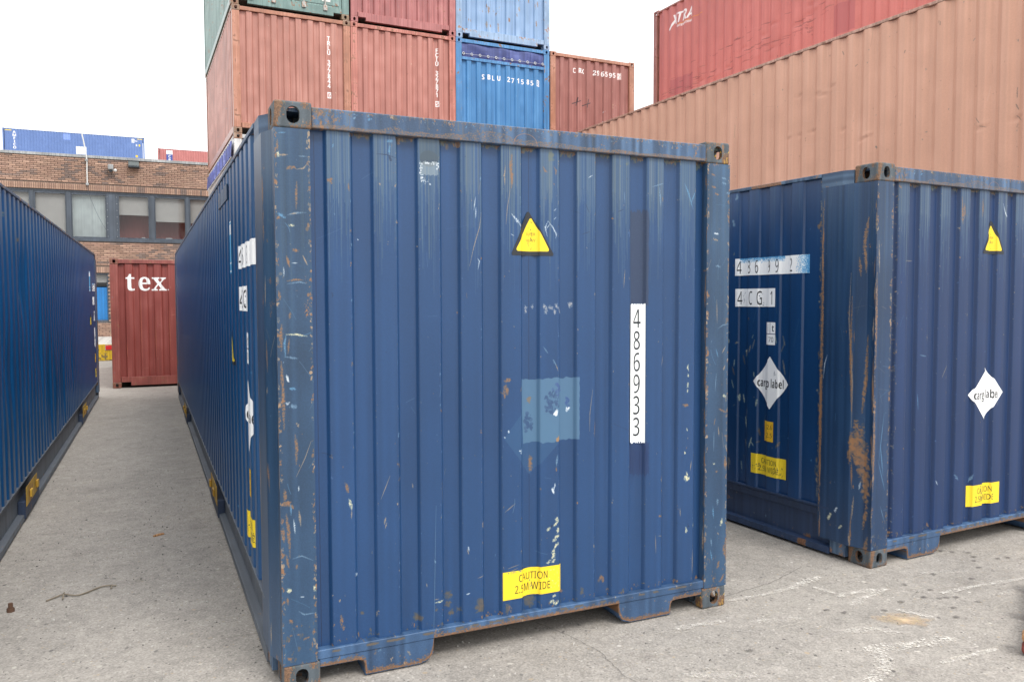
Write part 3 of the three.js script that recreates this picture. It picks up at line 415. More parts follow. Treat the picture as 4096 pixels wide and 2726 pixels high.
M.cautC = caution((x) => { wearDabs(x, 30, 180, 225, 20, 250, [50, 56, 76]); });
const cargo = (a) => face(512, 512, (x, w, h) => { fill(x, w, h, WHT); txt(x, 'cargo label', 250, 262, 112, { sq: 0.66, font: 'bold' }); a(x); });
M.cargoA = cargo((x) => wearDabs(x, 8, 320, 350, 120, 190, [60, 66, 80])); M.cargoB = cargo((x) => { wearDabs(x, 60, 222, 246, 40, 490, [56, 60, 76]); });
M.numEnd = face(128, 1024, (x, w, h) => { fill(x, w, h, [238, 240, 238]); '486933'.split('').forEach((d, i) => txt(x, d, 64, 112 + i * 158, 186, { sq: 0.68, col: [20, 26, 34] })); x.fillStyle = ink([40, 62, 100]); for (let i = 0; i < 16; i++) { x.fillRect(i * 8, h - rr(2, 14), 8, 20); x.fillRect(i * 8, 0, 8, rr(0, 8)); } });
const numSide = (t, spray) => face(1024, 192, (x, w, h) => { fill(x, w, h, WHT); [0.05, 0.205, 0.315, 0.485, 0.6, 0.78].forEach((f, i) => txt(x, t[i], f * w, 102, 196, { sq: 0.5, col: [36, 36, 40] })); if (spray) for (let i = 0; i < 3500; i++) { const e = rnd(); x.fillStyle = ink([54, 132, 190], rr(0.08, 0.35)); x.beginPath(); x.arc(e < 0.45 ? w - rnd() * rnd() * 160 : rr(60, 700), e < 0.45 ? rr(0, h) : rnd() * rnd() * 60, rr(2, 7), 0, 7); x.fill(); } });
M.numA = numSide('486933', false); M.numB = numSide('486992', true);
M.cg = face(512, 160, (x, w, h) => { fill(x, w, h, WHT); ['4', 'C', 'G', '1'].forEach((d, i) => txt(x, d, [50, 200, 306, 470][i], 84, 164, { sq: 0.52, col: [36, 36, 40] })); wearDabs(x, 12, 80, 110, 30, 130, [150, 156, 164]); wearDabs(x, 12, 290, 350, 20, 150, [120, 128, 140]); });
M.it70 = face(160, 320, (x, w, h) => { fill(x, w, h, WHT); x.fillStyle = ink([44, 60, 96]); x.fillRect(0, 160, w, 10); x.fillRect(74, 0, 6, 160); txt(x, 'i', 38, 84, 130, { font: 'bold', col: [70, 76, 84] }); txt(x, 't', 122, 84, 130, { font: 'bold', col: [70, 76, 84] }); txt(x, '70', 92, 246, 96, { sq: 0.8, col: [70, 76, 84] }); });
M.t126 = face(160, 320, (x, w, h) => { fill(x, w, h, [226, 178, 40]); txt(x, '12.6', 86, 90, 100, { sq: 0.62, col: [50, 44, 36] }); txt(x, '2.5', 96, 220, 100, { sq: 0.7, col: [50, 44, 36] }); });
M.blueStrip = face(96, 512, (x, w, h) => { fill(x, w, h, [84, 166, 210]); x.fillStyle = ink(WHT); for (const [a, b] of [[0, 12], [30, 130], [400, 416], [480, 496]]) x.fillRect(0, a, w, b - a); });
function sideSet(C, panel, front, num, caut) { // the row of notices by one end; d is the distance from that end
  const u = (d) => front ? C.L - d : C.L - d, R = (d0, d1, a, b) => rect(u(d0), u(d1), a, b), P = C.sideP;
  sticker('number_label', panel, P, R(1.225, 0.52, 1.912, 2.04), num, 'white number label with black digits'); sticker('type_label', panel, P, R(1.22, 0.815, 1.678, 1.812), M.cg, 'white label reading 4CG1');
  sticker('approval_label', panel, P, R(0.908, 0.81, 1.402, 1.566), M.it70, 'small white label reading it 70');
  sticker('placard', panel, P, [[u(1.022), 1.125], [u(0.858), 0.931], [u(0.695), 1.125], [u(0.858), 1.318]], M.cargoA, 'white diamond placard reading cargo label');
  sticker('width_label', panel, P, R(0.918, 0.818, 0.694, 0.842), M.t126, 'small yellow width label'); sticker('caution_label', panel, P, R(1.036, 0.706, 0.438, 0.585), caut, 'yellow caution label');
}
const SP = (C) => { sticker('owner_strip', C[0], C[1].sideP, rect(C[1].L - 1.78, C[1].L - 1.62, 1.9, 2.22), M.blueStrip, 'blue and white strip label'); sticker('weight_triangle', C[0], C[1].sideP, [[C[1].L - 1.8, 1.34], [C[1].L - 1.58, 1.34], [C[1].L - 1.6, 1.37], [C[1].L - 1.68, 1.545], [C[1].L - 1.7, 1.545], [C[1].L - 1.79, 1.36]], M.tri, 'yellow warning triangle'); };

// ---------------------------------------------------------------- the three blue containers on the ground
const blueM = { frame: M.blueFrame, cast: M.blueCast, rail: M.greyRail, dark: M.blueDark, yellow: M.padYellow, under: M.under, end: M.endB, side: M.sideC };
function bentDent(list) { return (u, v, d) => { let s = 0; for (const [a, b, ru, rv, h] of list) { const q = ((u - a) / ru) ** 2 + ((v - b) / rv) ** 2; if (q < 6) s += h * Math.exp(-q * 1.6); } return s; }; }
const A = container({ label: 'blue container with the vertical number 486933 on its end', pos: [0, 0, 0], yaw: 0, pw: true, m: { ...blueM, topRail: M.topRail, sill: M.sill, front: M.endA, left: M.sideA, postL: M.postL, postR: M.postR } });
{ const P = A.endP;
  sticker('weight_triangle', A.front, P, [[1.124, 1.952], [1.349, 1.952], [1.352, 1.962], [1.23, 2.165], [1.222, 2.17], [1.214, 2.165], [1.121, 1.962]], M.tri, 'yellow SUPER HEAVY triangle with dark border');
  sticker('number_label', A.front, P, rect(1.82, 1.906, 0.962, 1.712), M.numEnd, 'vertical white label reading 486933');
  sticker('caution_label', A.front, P, [[1.068, 0.238], [1.398, 0.239], [1.398, 0.378], [1.068, 0.38]], M.cautA, 'yellow label reading CAUTION 2.5M WIDE, scraped');
  sideSet(A, A.left, true, M.numA, M.cautB); SP([A.left, A]);
  const cover = part('vent_cover', mergeGeometries([[-1.9], [-2.12], [-2.34]].map(([z]) => bx(-0.038, -0.03, 2.37, 2.47, z - 0.1, z + 0.1, 0.003))), M.blueFrame, A.g);
}
const railB = tileMat([44, 62, 92], { n: 256, seed: 16, rust: 0.22, chips: 40, rough: 0.5 });
const B = container({ label: 'blue container with a rust-streaked near corner post and a 486992 label', pos: [3.6797, 0, -0.0907], yaw: 0.0504, pw: true, m: { ...blueM, rail: railB, topRail: M.topRail, sill: M.sill, front: M.endB, left: M.sideB, postL: M.postB, postR: M.postR } });
sideSet(B, B.left, true, M.numB, M.cautB);
{ const P = B.endP;
  sticker('weight_triangle', B.front, P, [[1.116, 2.045], [1.346, 2.045], [1.35, 2.056], [1.242, 2.272], [1.232, 2.278], [1.222, 2.272], [1.112, 2.056]], M.tri, 'yellow SUPER HEAVY triangle');
  sticker('placard', B.front, P, [[1.022, 1.06], [1.185, 0.87], [1.38, 1.065], [1.195, 1.25]], M.cargoB, 'white diamond placard with a tear down its middle');
  sticker('caution_label', B.front, P, rect(1.025, 1.37, 0.27, 0.42), M.cautC, 'yellow label reading CAUTION 2.5M WIDE');
}
const cy = -0.0112, cC = [-1.3505 - Math.cos(cy) * W + Math.sin(cy) * 12.192, 0, -12.811 + Math.sin(cy) * W + Math.cos(cy) * 12.192];
const C = container({ label: 'blue container by the aisle with its long side dented, ending near the tex container', pos: cC, yaw: cy, pw: true, rows: 26, m: { ...blueM, right: M.sideC }, dentR: bentDent([[4.3, 1.35, 0.16, 0.5, -0.03], [4.9, 0.9, 0.14, 0.55, -0.035], [5.4, 0.8, 0.12, 0.5, 0.02], [6.1, 0.8, 0.2, 0.5, -0.03], [3.4, 1.9, 0.2, 0.3, -0.03], [2.6, 1.2, 0.3, 0.35, -0.02], [7.2, 1, 0.2, 0.4, -0.02], [1.9, 2.1, 0.1, 0.2, -0.03]]) });
sideSet(C, C.right, false, M.numB, M.cautB); SP([C.right, C]);

// ---------------------------------------------------------------- the other containers
let paintSeed = 100;
function paint(base, o = {}) {
  paintSeed += 7; const rustC = o.rustC ?? [132, 92, 70], n = o.n ?? 256;
  const mk = (b, e = {}) => tileMat(b, { n, tm: 2.4, seed: paintSeed + (e.s ?? 0), rust: o.rust ?? 0.16, rustC, chips: 60, scr: 30, chalk: o.chalk ?? 0.3, chalkC: o.chalkC ?? base.map((v) => v + (235 - v) * 0.35), rough: 0.3, ...e });
  const end = mk(base), frame = o.frame ? mk(o.frame, { s: 1, rust: 0.26 }) : end;
  return { end, side: end, frame, cast: o.cast ? mk(o.cast, { s: 2, rust: 0.42, n: 128, tm: 0.3 }) : frame, under: M.under, base };
}
function frontOf(P, sd, draw, o = {}) {
  seed(sd); const hm = o.hm ?? 2.268, T = steel(o.n ?? 1024, o.n ?? 1024, 2.142, hm, { base: P.base, seed: sd, mott: 0.07, streak: 0.06, grain: 0.03, chalk: 0.22, chalkC: P.base.map((v) => v + (235 - v) * 0.4), rust: o.rust ?? 0 });
  for (let i = 0; i < 8; i++) { const u = 0.137 + i * 0.25; chips(T, 8, o.cols ?? ['cream', 'tan', P.base.map((v) => v * 0.8)], 0.002, 0.005, [u - 0.01, u + 0.118, 0, hm]); runs(T, u, u + 0.108, hm, 0.9, 16, [P.base.map((v) => v + (230 - v) * 0.3), P.base.map((v) => v * 0.86)], 0.14); }
  scratches(T, 40, ['cream', P.base.map((v) => v * 0.75)], 0.1); chips(T, 40, ['cream', 'tan', P.base.map((v) => v * 0.7)], 0.0015, 0.004); draw?.(T); return S({ map: tex(T.c), roughness: 0.55 });
}
const WH = [238, 236, 234];
function column(T, s, u, vTop, step, h, boxed) {
  [...s].forEach((ch, i) => { if (ch === ' ') return; const last = boxed && i === s.length - 1; if (last) { T.x.fillStyle = ink(WH); T.x.fillRect(T.X(u - 0.04), T.Y(vTop - i * step + 0.02), 0.08 * T.k, 0.125 * T.k); } lettering(T, ch, u, vTop - i * step - h + (last ? 0.0 : 0), h, { squeeze: 0.95, col: last ? [190, 130, 118] : WH }); });
}
const RED1 = [173, 119, 105], RED2 = [173, 115, 103];
const pTRLU = paint(RED1, { frame: [170, 116, 92], cast: [146, 114, 90] }), pFCIU = paint(RED2, { frame: [174, 108, 94] }), pSBLU = paint([66, 126, 178], { frame: [72, 128, 178] }), pCRX = paint([150, 98, 90], { frame: [166, 118, 96], rust: 0.22 });
const pGreen = paint([116, 142, 136], { frame: [112, 138, 132], cast: [140, 118, 92], rust: 0.24 }), pSky = paint([128, 158, 192], { frame: [136, 162, 190], rust: 0.3, rustC: [150, 112, 90] }), pRose = paint([160, 98, 95], {}), pWhite = paint([206, 204, 200], { cast: [150, 120, 96], rust: 0.12 });
const SX = 1.205, SZ = -13.905, SY = 0.017, SL = 6.058, col = (i, tier, dx = 0) => { const d = i * 2.443 + dx; return [SX + Math.cos(SY) * d, tier * 2.591, SZ - Math.sin(SY) * d]; };
// tiers 3 and 4, as the photograph shows them over the blue container
const trlu = container({ label: 'faded red container with TRLU 377844 6 in a column on its end', pos: col(0, 2), yaw: SY, L: SL, group: 'containers stacked behind', m: { ...pTRLU, front: frontOf(pTRLU, 201, (T) => column(T, 'TRLU 377844 6', 1.83, 2.0, 0.1, 0.094, true)) } });
container({ label: 'faded red container with FCIU 327871 5 in a column on its end', pos: col(1, 2), yaw: SY, L: SL, group: 'containers stacked behind', m: { ...pFCIU, front: frontOf(pFCIU, 203, (T) => column(T, 'FCIU 327871 5', 1.85, 2.06, 0.1, 0.094, true)) } });
const sblu = container({ label: 'bright blue open-top container with a tarpaulin strip and SBLU lettering', pos: col(2, 2), yaw: SY, L: SL, group: 'containers stacked behind', endTop: 2.12, m: { ...pSBLU, front: frontOf(pSBLU, 205, (T) => { [...'SBLU'].forEach((ch, i) => lettering(T, ch, 0.56 + i * 0.128, 1.5, 0.115, { squeeze: 0.95, col: WH })); [...'271585'].forEach((ch, i) => lettering(T, ch, 1.2 + i * 0.128, 1.5, 0.115, { squeeze: 0.95, col: WH })); T.x.fillStyle = ink(WH); T.x.fillRect(T.X(1.95), T.Y(1.635), 0.085 * T.k, 0.15 * T.h / T.hm); lettering(T, '8', 1.992, 1.5, 0.115, { squeeze: 0.75, col: [90, 140, 190] }); }, { hm: 2.12 - 0.215 }) } });
{ // tarpaulin laced over the lowered header
  const g = sblu.g, tarp = S({ map: tileMat([62, 74, 128], { n: 512, seed: 77, rust: 0, chalk: 0.3, chalkC: [120, 130, 176] }).map, roughness: 0.6 }), steelW = S({ color: 0xb8bcc0, roughness: 0.4, metalness: 0.3 });
  part('header_rail', bx(0.148, W - 0.148, 2.1, 2.17, -0.075, -0.004, 0.008), pSBLU.frame, g);
  const gw = new THREE.PlaneGeometry(2.14, 0.36, 96, 14), p = gw.attributes.position; seed(78);
  for (let i = 0; i < p.count; i++) { const x = p.getX(i), y = p.getY(i); p.setZ(i, 0.02 * Math.cos(y * 8) + 0.012 * Math.sin(x * 9 + y * 14) * (0.4 + vn(x * 3, y * 5, 5)) + 0.02 * (vn(x * 8, y * 3 + x * 4, 9) - 0.5) - 0.03 * sstep(0.1, 0.18, y)); }
  gw.computeVertexNormals(); gw.translate(W / 2, 2.35, -0.035); const tp = part('tarpaulin', gw, tarp, g, 'dark blue tarpaulin strip with steel eyelets');
  for (let i = 0; i < 11; i++) { const e = part('eyelet', new THREE.TorusGeometry(0.026, 0.009, 6, 14), steelW, tp); e.position.set(0.19 + i * 0.206, 2.235, 0.004); }
  part('lacing_wire', new THREE.TubeGeometry(new THREE.CatmullRomCurve3(Array.from({ length: 23 }, (_, i) => new THREE.Vector3(0.15 + i * 0.097, 2.235 - (i % 2) * 0.004, i % 2 ? 0.002 : 0.012))), 60, 0.004, 5), steelW, tp);
}
container({ label: 'weathered brownish red container with two dark crosses scrawled on its end', pos: col(3, 2, 0.02), yaw: SY, L: SL, group: 'containers stacked behind', m: { ...pCRX, front: frontOf(pCRX, 207, (T) => {
  for (const [ch, u] of [['C', 0.55], ['R', 0.69], ['X', 0.78], ['2', 1.12], ['9', 1.22], ['6', 1.36], ['5', 1.46], ['9', 1.6], ['5', 1.69]]) lettering(T, ch, u, 1.94, 0.12, { squeeze: 0.95, col: WH }); T.x.fillStyle = ink([216, 190, 184]); T.x.fillRect(T.X(1.8), T.Y(2.08), 0.1 * T.k, 0.16 * T.k); lettering(T, '2', 1.85, 1.945, 0.12, { squeeze: 0.95, col: WH });
  for (const [u, v] of [[0.58, 1.2], [0.88, 1.18]]) { T.x.strokeStyle = ink([62, 52, 56], 0.85); T.x.lineWidth = 0.022 * T.k; T.x.beginPath(); T.x.moveTo(T.X(u - 0.12), T.Y(v - 0.03)); T.x.lineTo(T.X(u + 0.14), T.Y(v + 0.07)); T.x.moveTo(T.X(u + 0.06), T.Y(v + 0.15)); T.x.lineTo(T.X(u + 0.02), T.Y(v - 0.06)); T.x.stroke(); }
  chips(T, 14, ['cream', 'white'], 0.004, 0.012, [1.2, 1.9, 0.4, 1.3]); }, { rust: 0.1 }) } });
const green = container({ label: 'grey-green container with locking bars on its doors, topmost at the corner of the stack', pos: col(0, 3, -0.02), yaw: SY, L: SL, group: 'containers stacked behind', front: 'none', m: pGreen });
{ const g = green.g, galv = tileMat([168, 166, 160], { n: 256, seed: 91, rust: 0.3, metal: 0.2 });
  const fl = rounded([[0, -0.03], [0.12, -0.03], [0.14, 0], [0.5, 0], [0.52, -0.03], [0.6, -0.03], [0.62, 0], [0.98, 0], [1.0, -0.03], [1.06, -0.03]], 0.006);
  for (const x of [0.155, 1.225]) {
    const door = part('door_leaf', bx(x, x + 1.06, 0.225, 2.475, -0.07, -0.03, 0.008), pGreen.end, g);
    for (const k of [0, 1, 2, 3, 4]) part('door_band', bx(x + 0.06, x + 1.0, 0.27 + k * 0.44, 0.6 + k * 0.44, -0.0295, -0.018, 0.008), pGreen.end, door);
    for (const r of [0.25, 0.7]) { const rod = part('locking_bar', new THREE.CylinderGeometry(0.017, 0.017, 2.36, 10).translate(x + r, 1.31, 0.006), galv, door);
      for (const y of [0.19, 2.43]) part('bar_keeper', bx(x + r - 0.045, x + r + 0.045, y - 0.06, y + 0.06, -0.016, 0.03, 0.01), galv, rod);
      for (const y of [0.75, 1.35, 1.9]) part('bar_guide', bx(x + r - 0.04, x + r + 0.04, y - 0.03, y + 0.03, -0.016, 0.026, 0.006), galv, rod);
      part('handle', bx(x + r + 0.01, x + r + 0.34, 1.1, 1.13, 0.026, 0.04, 0.005), galv, rod); }
  }
  part('label_plate', bx(1.86, 2.04, 0.33, 0.42, -0.017, -0.014, 0), S({ color: 0xd8d8d2, roughness: 0.6 }), g);
}
container({ label: 'rose red container, topmost, on the FCIU container', pos: col(1, 3, 0.01), yaw: SY, L: SL, group: 'containers stacked behind', m: pRose });
container({ label: 'pale blue container spotted with rust, topmost, on the SBLU container', pos: col(2, 3, 0.01), yaw: SY, L: SL, group: 'containers stacked behind', m: { ...pSky, front: frontOf(pSky, 209, (T) => { for (let i = 0; i < 46; i++) { const u = 0.13 + Math.floor(rnd() * 8) * 0.25 + rr(0, 0.1), v = rr(0.1, 2.1); dab(T, { x: 0, y: 0 }, pick(['rust', 'tan', 'rust']), rr(14, 42), [u, v, u + 0.005, v - rr(0.02, 0.14)]); } }, { rust: 0.12 }) } });
// tier 2: white open container whose side tarpaulin shows over the blue roof
const white = container({ label: 'white container with a purple-blue side tarpaulin, under the TRLU container', pos: col(0, 1), yaw: SY, L: SL, group: 'containers stacked behind', m: { ...pWhite, left: pWhite.end }, sideSpec: { pitch: 0.25, ridge: 0.23, slope: 0.008, depth: 0.004 } });
{ const g = white.g, t = S({ map: tileMat([70, 82, 160], { n: 512, seed: 95, rust: 0, streak: 0.3, chalk: 0.8, chalkC: [186, 192, 222] }).map, roughness: 0.5 });
  const gw = new THREE.PlaneGeometry(5.7, 0.3, 150, 10), p = gw.attributes.position; for (let i = 0; i < p.count; i++) { const x = p.getX(i), y = p.getY(i); p.setZ(i, 0.022 + 0.02 * (vn(x * 5 + y * 3, y * 3, 3) - 0.5) + 0.014 * Math.sin(x * 21 + y * 6)); }
  gw.computeVertexNormals(); gw.rotateY(-Math.PI / 2); gw.translate(-0.012, 2.3, -SL / 2); const tp = part('tarpaulin', gw, t, g, 'purple-blue side tarpaulin');
  const ring = S({ color: 0xe8e4dc, roughness: 0.5 }); for (let i = 0; i < 28; i++) part('eyelet', new THREE.TorusGeometry(0.016, 0.006, 5, 10).rotateY(Math.PI / 2), ring, tp).position.set(-0.038, 2.12, -0.3 - i * 0.202);
  part('lashing_rail', bx(-0.02, 0.0, 1.93, 1.95, -SL + 0.3, -0.3, 0.006), pWhite.frame, g);
}
// lower tiers that carry the stack
const pLow = paint([150, 92, 80], {}), pLow2 = paint([70, 92, 120], {});
for (let i = 0; i < 4; i++) for (const t of [0, 1]) { if (i === 0 && t === 1) continue; container({ label: `plain container on the ${t ? 'second tier' : 'ground'} of the stack, in the column of the ${['TRLU', 'FCIU', 'SBLU', 'cross-marked'][i]} container`, pos: col(i, t, t ? 0 : 0.16), yaw: SY, L: SL, low: true, group: 'containers carrying the stack', m: (i + t) % 2 ? pLow : pLow2 }); }
// red tex container at the end of the aisle
const pTex = paint([134, 62, 55], { frame: [142, 76, 68], cast: [126, 74, 60], rust: 0.14 });
container({ label: 'dark red container with white tex lettering at the end of the aisle', pos: [-1.162, 0, -14.215], yaw: 0, L: SL, endSpec: { pitch: 0.265, ridge: 0.125, slope: 0.022, depth: 0.04, first: 0.278, count: 8 }, m: { ...pTex, front: frontOf(pTex, 211, (T) => {
  for (const [ch, u] of [['t', 0.215], ['e', 0.475], ['x', 0.745]]) lettering(T, ch, u, 1.735, 0.36, { squeeze: 0.9, font: 'bold', fam: 'serif', col: [240, 240, 238] }); T.x.fillStyle = ink(WH); T.x.fillRect(T.X(0.905), T.Y(1.765), 0.022 * T.k, 0.022 * T.k);
  for (const u of [0.13, 0.395, 0.66, 0.925]) dab(T, { x: 0, y: 0 }, [176, 104, 78], 10, [u + 0.0, 1.9 * rnd(), u + 0.005, 0.4]); dab(T, { x: 0, y: 0 }, [170, 110, 92], 16, [0.96, 1.24, 1.04, 1.25]); }) } });

// terracotta wall of containers on the right
const TER = [208, 158, 133], pT = paint(TER, { frame: [168, 130, 112], rust: 0.05, chalk: 0.2 }), XR = [192, 114, 107], pX = paint(XR, { frame: [162, 112, 100], rust: 0.1 });
function longSide(base, w, h, wm, hm, sd, draw) {
  seed(sd); const T = steel(w, h, wm, hm, { base, seed: sd, mott: 0.04, streak: 0.025, grain: 0.03, chalk: 0.12, chalkC: base.map((v) => v + (235 - v) * 0.3) });
  chips(T, 260, [base.map((v) => v * 0.6), 'dirt', base.map((v) => v * 0.75)], 0.003, 0.008); scratches(T, 120, [base.map((v) => v * 0.75), base.map((v) => v + (240 - v) * 0.4)], 0.25); draw(T); return S({ map: tex(T.c), roughness: 0.55 });
}
const stdLen = 12.192 - 0.34;
const uT = (z) => z + 0.81 + 12.192; // distance along from the far end
pT.left = longSide(TER, 2048, 512, stdLen, 2.358, 221, (T) => {
  const o = { x: 0.17, y: 2.591 + 0.165 };
  for (const [z, y, z2, y2, w, c] of [[-2.45, 3.72, -2.41, 3.66, 12, 'brown'], [-2.4, 3.62, -2.34, 3.6, 10, 'brown'], [-2.02, 3.95, -2.02, 3.85, 14, 'brown'], [-2.03, 3.78, -2.0, 3.72, 16, 'brown'], [-2.02, 3.66, -1.96, 3.6, 14, 'brown'], [-4.06, 4.72, -4.08, 4.7, 12, 'blk'], [-4.3, 4.95, -4.28, 4.9, 14, 'brown'], [-3.35, 4.7, -3.36, 4.67, 12, 'brown'], [-2.9, 4.9, -2.9, 4.86, 12, 'brown'], [-3.2, 3.9, -3.2, 3.87, 10, 'brown'], [-2.5, 4.6, -2.52, 4.58, 10, 'dirt'], [-6.3, 4.4, -6.31, 4.2, 8, 'tan']]) dab(T, o, c === 'blk' ? 'brown' : c, w * 0.7, [uT(z), y, uT(z2), y2]);
  for (let u = 0.146; u < stdLen; u += 0.25) if (rnd() < 0.55) runs(T, u - 0.03, u + 0.12, 2.318, 2.2, 8, [[198, 150, 130], [220, 176, 156], [194, 144, 122]], 0.1);
});
const dT = bentDent([[-5.01, 4.54], [-4.71, 4.49], [-4.6, 4.46], [-4.45, 4.53], [-5.01, 4.0], [-4.77, 4.01], [-4.26, 3.94], [-3.97, 3.75], [-3.9, 3.77], [-5.2, 3.98], [-2.02, 3.63], [-2.4, 3.6]].flatMap(([z, y], i) => [[uT(z), y - 2.591, 0.055, 0.022, -0.016], [uT(z) + 0.045, y - 2.591 + 0.035, 0.035, 0.02, 0.012]]));
const pTlow = paint([196, 136, 110], {});
container({ label: 'terracotta container in the upper tier, its long side facing the aisle', pos: [7.9, 2.591, -0.81], yaw: 0.0362, rows: 90, dentL: dT, m: pT });
container({ label: 'terracotta container under the one with its long side facing the aisle', pos: [7.9, 0, -0.81], yaw: 0.0362, low: true, m: pTlow });
const uX = (z) => z + 11.6;
pX.left = longSide(XR, 2048, 512, stdLen, 2.896 - 0.068 - 0.165, 231, (T) => {
  const o = { x: 0.17, y: 0.165 }, U = (z) => T.X(uX(z) - 0.17), V = (y) => T.Y(y - 5.185 - 0.165), x = T.x, sx = T.k, sy = T.h / T.hm;
  x.fillStyle = ink([172, 98, 98], 0.85); x.fillRect(U(-10.99), V(6.46), 0.74 * sx, 0.34 * sy); x.fillRect(U(-6.64), V(6.63), 0.45 * sx, 0.5 * sy);
  x.save(); x.translate(U(-10.98), V(7.6)); x.scale(sx / 1000, sy / 1000); x.transform(1, 0, -0.28, 1, 0, 0); x.fillStyle = ink(WH);
  x.font = 'bold 290px sans-serif'; x.textBaseline = 'alphabetic'; x.save(); x.scale(0.98, 1); x.fillText('XTRA', -10, -10); x.restore();
  x.beginPath(); x.moveTo(-70, 80); x.lineTo(-10, 80); x.lineTo(110, -100); x.lineTo(50, -100); x.fill();
  x.restore(); x.save(); x.translate(U(-10.8), V(7.52)); x.scale(sx / 1000, sy / 1000); x.font = 'bold 62px sans-serif'; x.fillStyle = ink(WH); x.fillText('INTERNATIONAL', 20, 0); x.fillStyle = ink([214, 140, 60]); x.fillRect(40, -66, 800, 12); x.restore();
  for (let i = 0; i < 90; i++) { const z = rr(-11.4, -6.8), y = 6.15 + 0.09 * (z + 11) + rr(-0.12, 0.16) + (rnd() < 0.3 ? 0.3 : 0); dab(T, { x: 0.17, y: 5.35 }, pick([[130, 72, 66], [146, 78, 72], [140, 92, 78], [110, 66, 60]]), rr(8, 18), [uX(z), y, uX(z) + rr(0.08, 0.24), y + rr(0.0, 0.02)]); }
  for (let i = 0; i < 16; i++) { const z = rr(-7.4, -7.1), y = rr(6.3, 6.6); dab(T, { x: 0.17, y: 5.35 }, [150, 86, 80], rr(12, 30), [uX(z), y, uX(z) + 0.03, y - 0.02]); }
  for (let u = 0.146; u < stdLen; u += 0.25) runs(T, u, u + 0.08, T.hm, 2.4, 6, [[204, 132, 124], [184, 104, 98]], 0.14);
});
seed(233); const xd = []; for (let i = 0; i < 34; i++) { const z = rr(-11.2, -7.0); xd.push([uX(z), 0.95 + 0.09 * (z + 11) + rr(-0.15, 0.35), rr(0.05, 0.13), rr(0.02, 0.06), rr(-0.03, 0.02)]); }
container({ label: 'red container with white XTRA lettering on its dented long side, in the top tier', pos: [10.31, 5.185, 0.58], yaw: 0.0362, H: 2.896, rows: 80, dentL: bentDent(xd), m: pX });
for (const t of [0, 1]) container({ label: t ? 'plain red container directly under the XTRA container' : 'plain red container on the ground, lowest below the XTRA container', pos: [10.44, t * 2.591, 0.58], yaw: 0.0362, low: true, group: 'containers carrying the XTRA container', m: pX.low ?? (pX.low = { ...pX, left: undefined }) });

const ORD = ['lowest', 'second', 'third', 'fourth', 'fifth', 'sixth'];
// far stacks behind the brick building
const pAm = paint([94, 120, 172], { rust: 0.04 }), pFar = paint([180, 112, 108], { rust: 0.04 });
pAm.left = longSide([94, 120, 172], 2048, 512, stdLen, 2.358, 241, (T) => {
  const x = T.x, R = (u, v, w, h, c) => { x.fillStyle = ink(c); x.fillRect(T.X(u - 0.17), T.Y(v - 0.165), w * T.k, h * T.h / T.hm); };
  [...'AMFICO'].forEach((ch, i) => lettering(T, ch, 0.8, 1.98 - i * 0.29, 0.235, { squeeze: 1.2, col: WH }));
  R(5.05, 2.42, 0.58, 0.55, [124, 150, 218]); R(6.1, 1.3, 0.9, 0.74, [226, 228, 230]); R(11.0, 2.4, 0.3, 0.1, WH); R(11.0, 2.24, 0.55, 0.07, WH); R(11.0, 2.12, 0.28, 0.08, WH); R(11.4, 1.9, 0.13, 0.2, [200, 206, 220]); R(11.66, 1.9, 0.13, 0.2, YEL); R(11.36, 0.82, 0.2, 0.22, [226, 190, 60]); R(0.2, 2.44, 0.55, 0.07, YEL); R(11.5, 2.44, 0.5, 0.06, YEL);
});
pFar.left = longSide([180, 112, 108], 1024, 256, stdLen, 2.358, 251, (T) => {
  const x = T.x, R = (u, v, w, h, c) => { x.fillStyle = ink(c); x.fillRect(T.X(u - 0.17), T.Y(v - 0.165), w * T.k, h * T.h / T.hm); };
  R(0.82, 2.42, 0.62, 0.42, WH); R(0.82, 2.0, 0.62, 1.8, [66, 82, 150]); [...'CRO'].forEach((ch, i) => lettering(T, ch, 0.96, 1.48 - i * 0.36, 0.27, { squeeze: 1.2, col: WH }));
  x.fillStyle = ink(YEL); x.beginPath(); for (const [u, v] of [[5.0, 0.7], [5.0, 1.45], [5.2, 1.3], [5.55, 1.0], [5.55, 0.7]]) x.lineTo(T.X(u - 0.17), T.Y(v - 0.165)); x.fill();
});
container({ label: 'bright blue container with AMFICO down its side, seen over the roof of the building', pos: [-0.3, 15.546, -85.9], yaw: Math.PI / 2, m: pAm });
container({ label: 'red container with a white and blue panel, seen over the roof of the building', pos: [13.2, 15.546, -91.2], yaw: Math.PI / 2, m: pFar });
for (let t = 0; t < 6; t++) { container({ label: `plain container in the ${ORD[t]} tier of the far stack below the AMFICO container`, pos: [-0.3, t * 2.591, -85.9], yaw: Math.PI / 2, low: true, group: 'containers carrying the AMFICO container', m: pLow2 }); container({ label: `plain container in the ${ORD[t]} tier of the far stack below the red one`, pos: [13.2, t * 2.591, -91.2], yaw: Math.PI / 2, low: true, group: 'containers carrying the far red container', m: pLow }); }

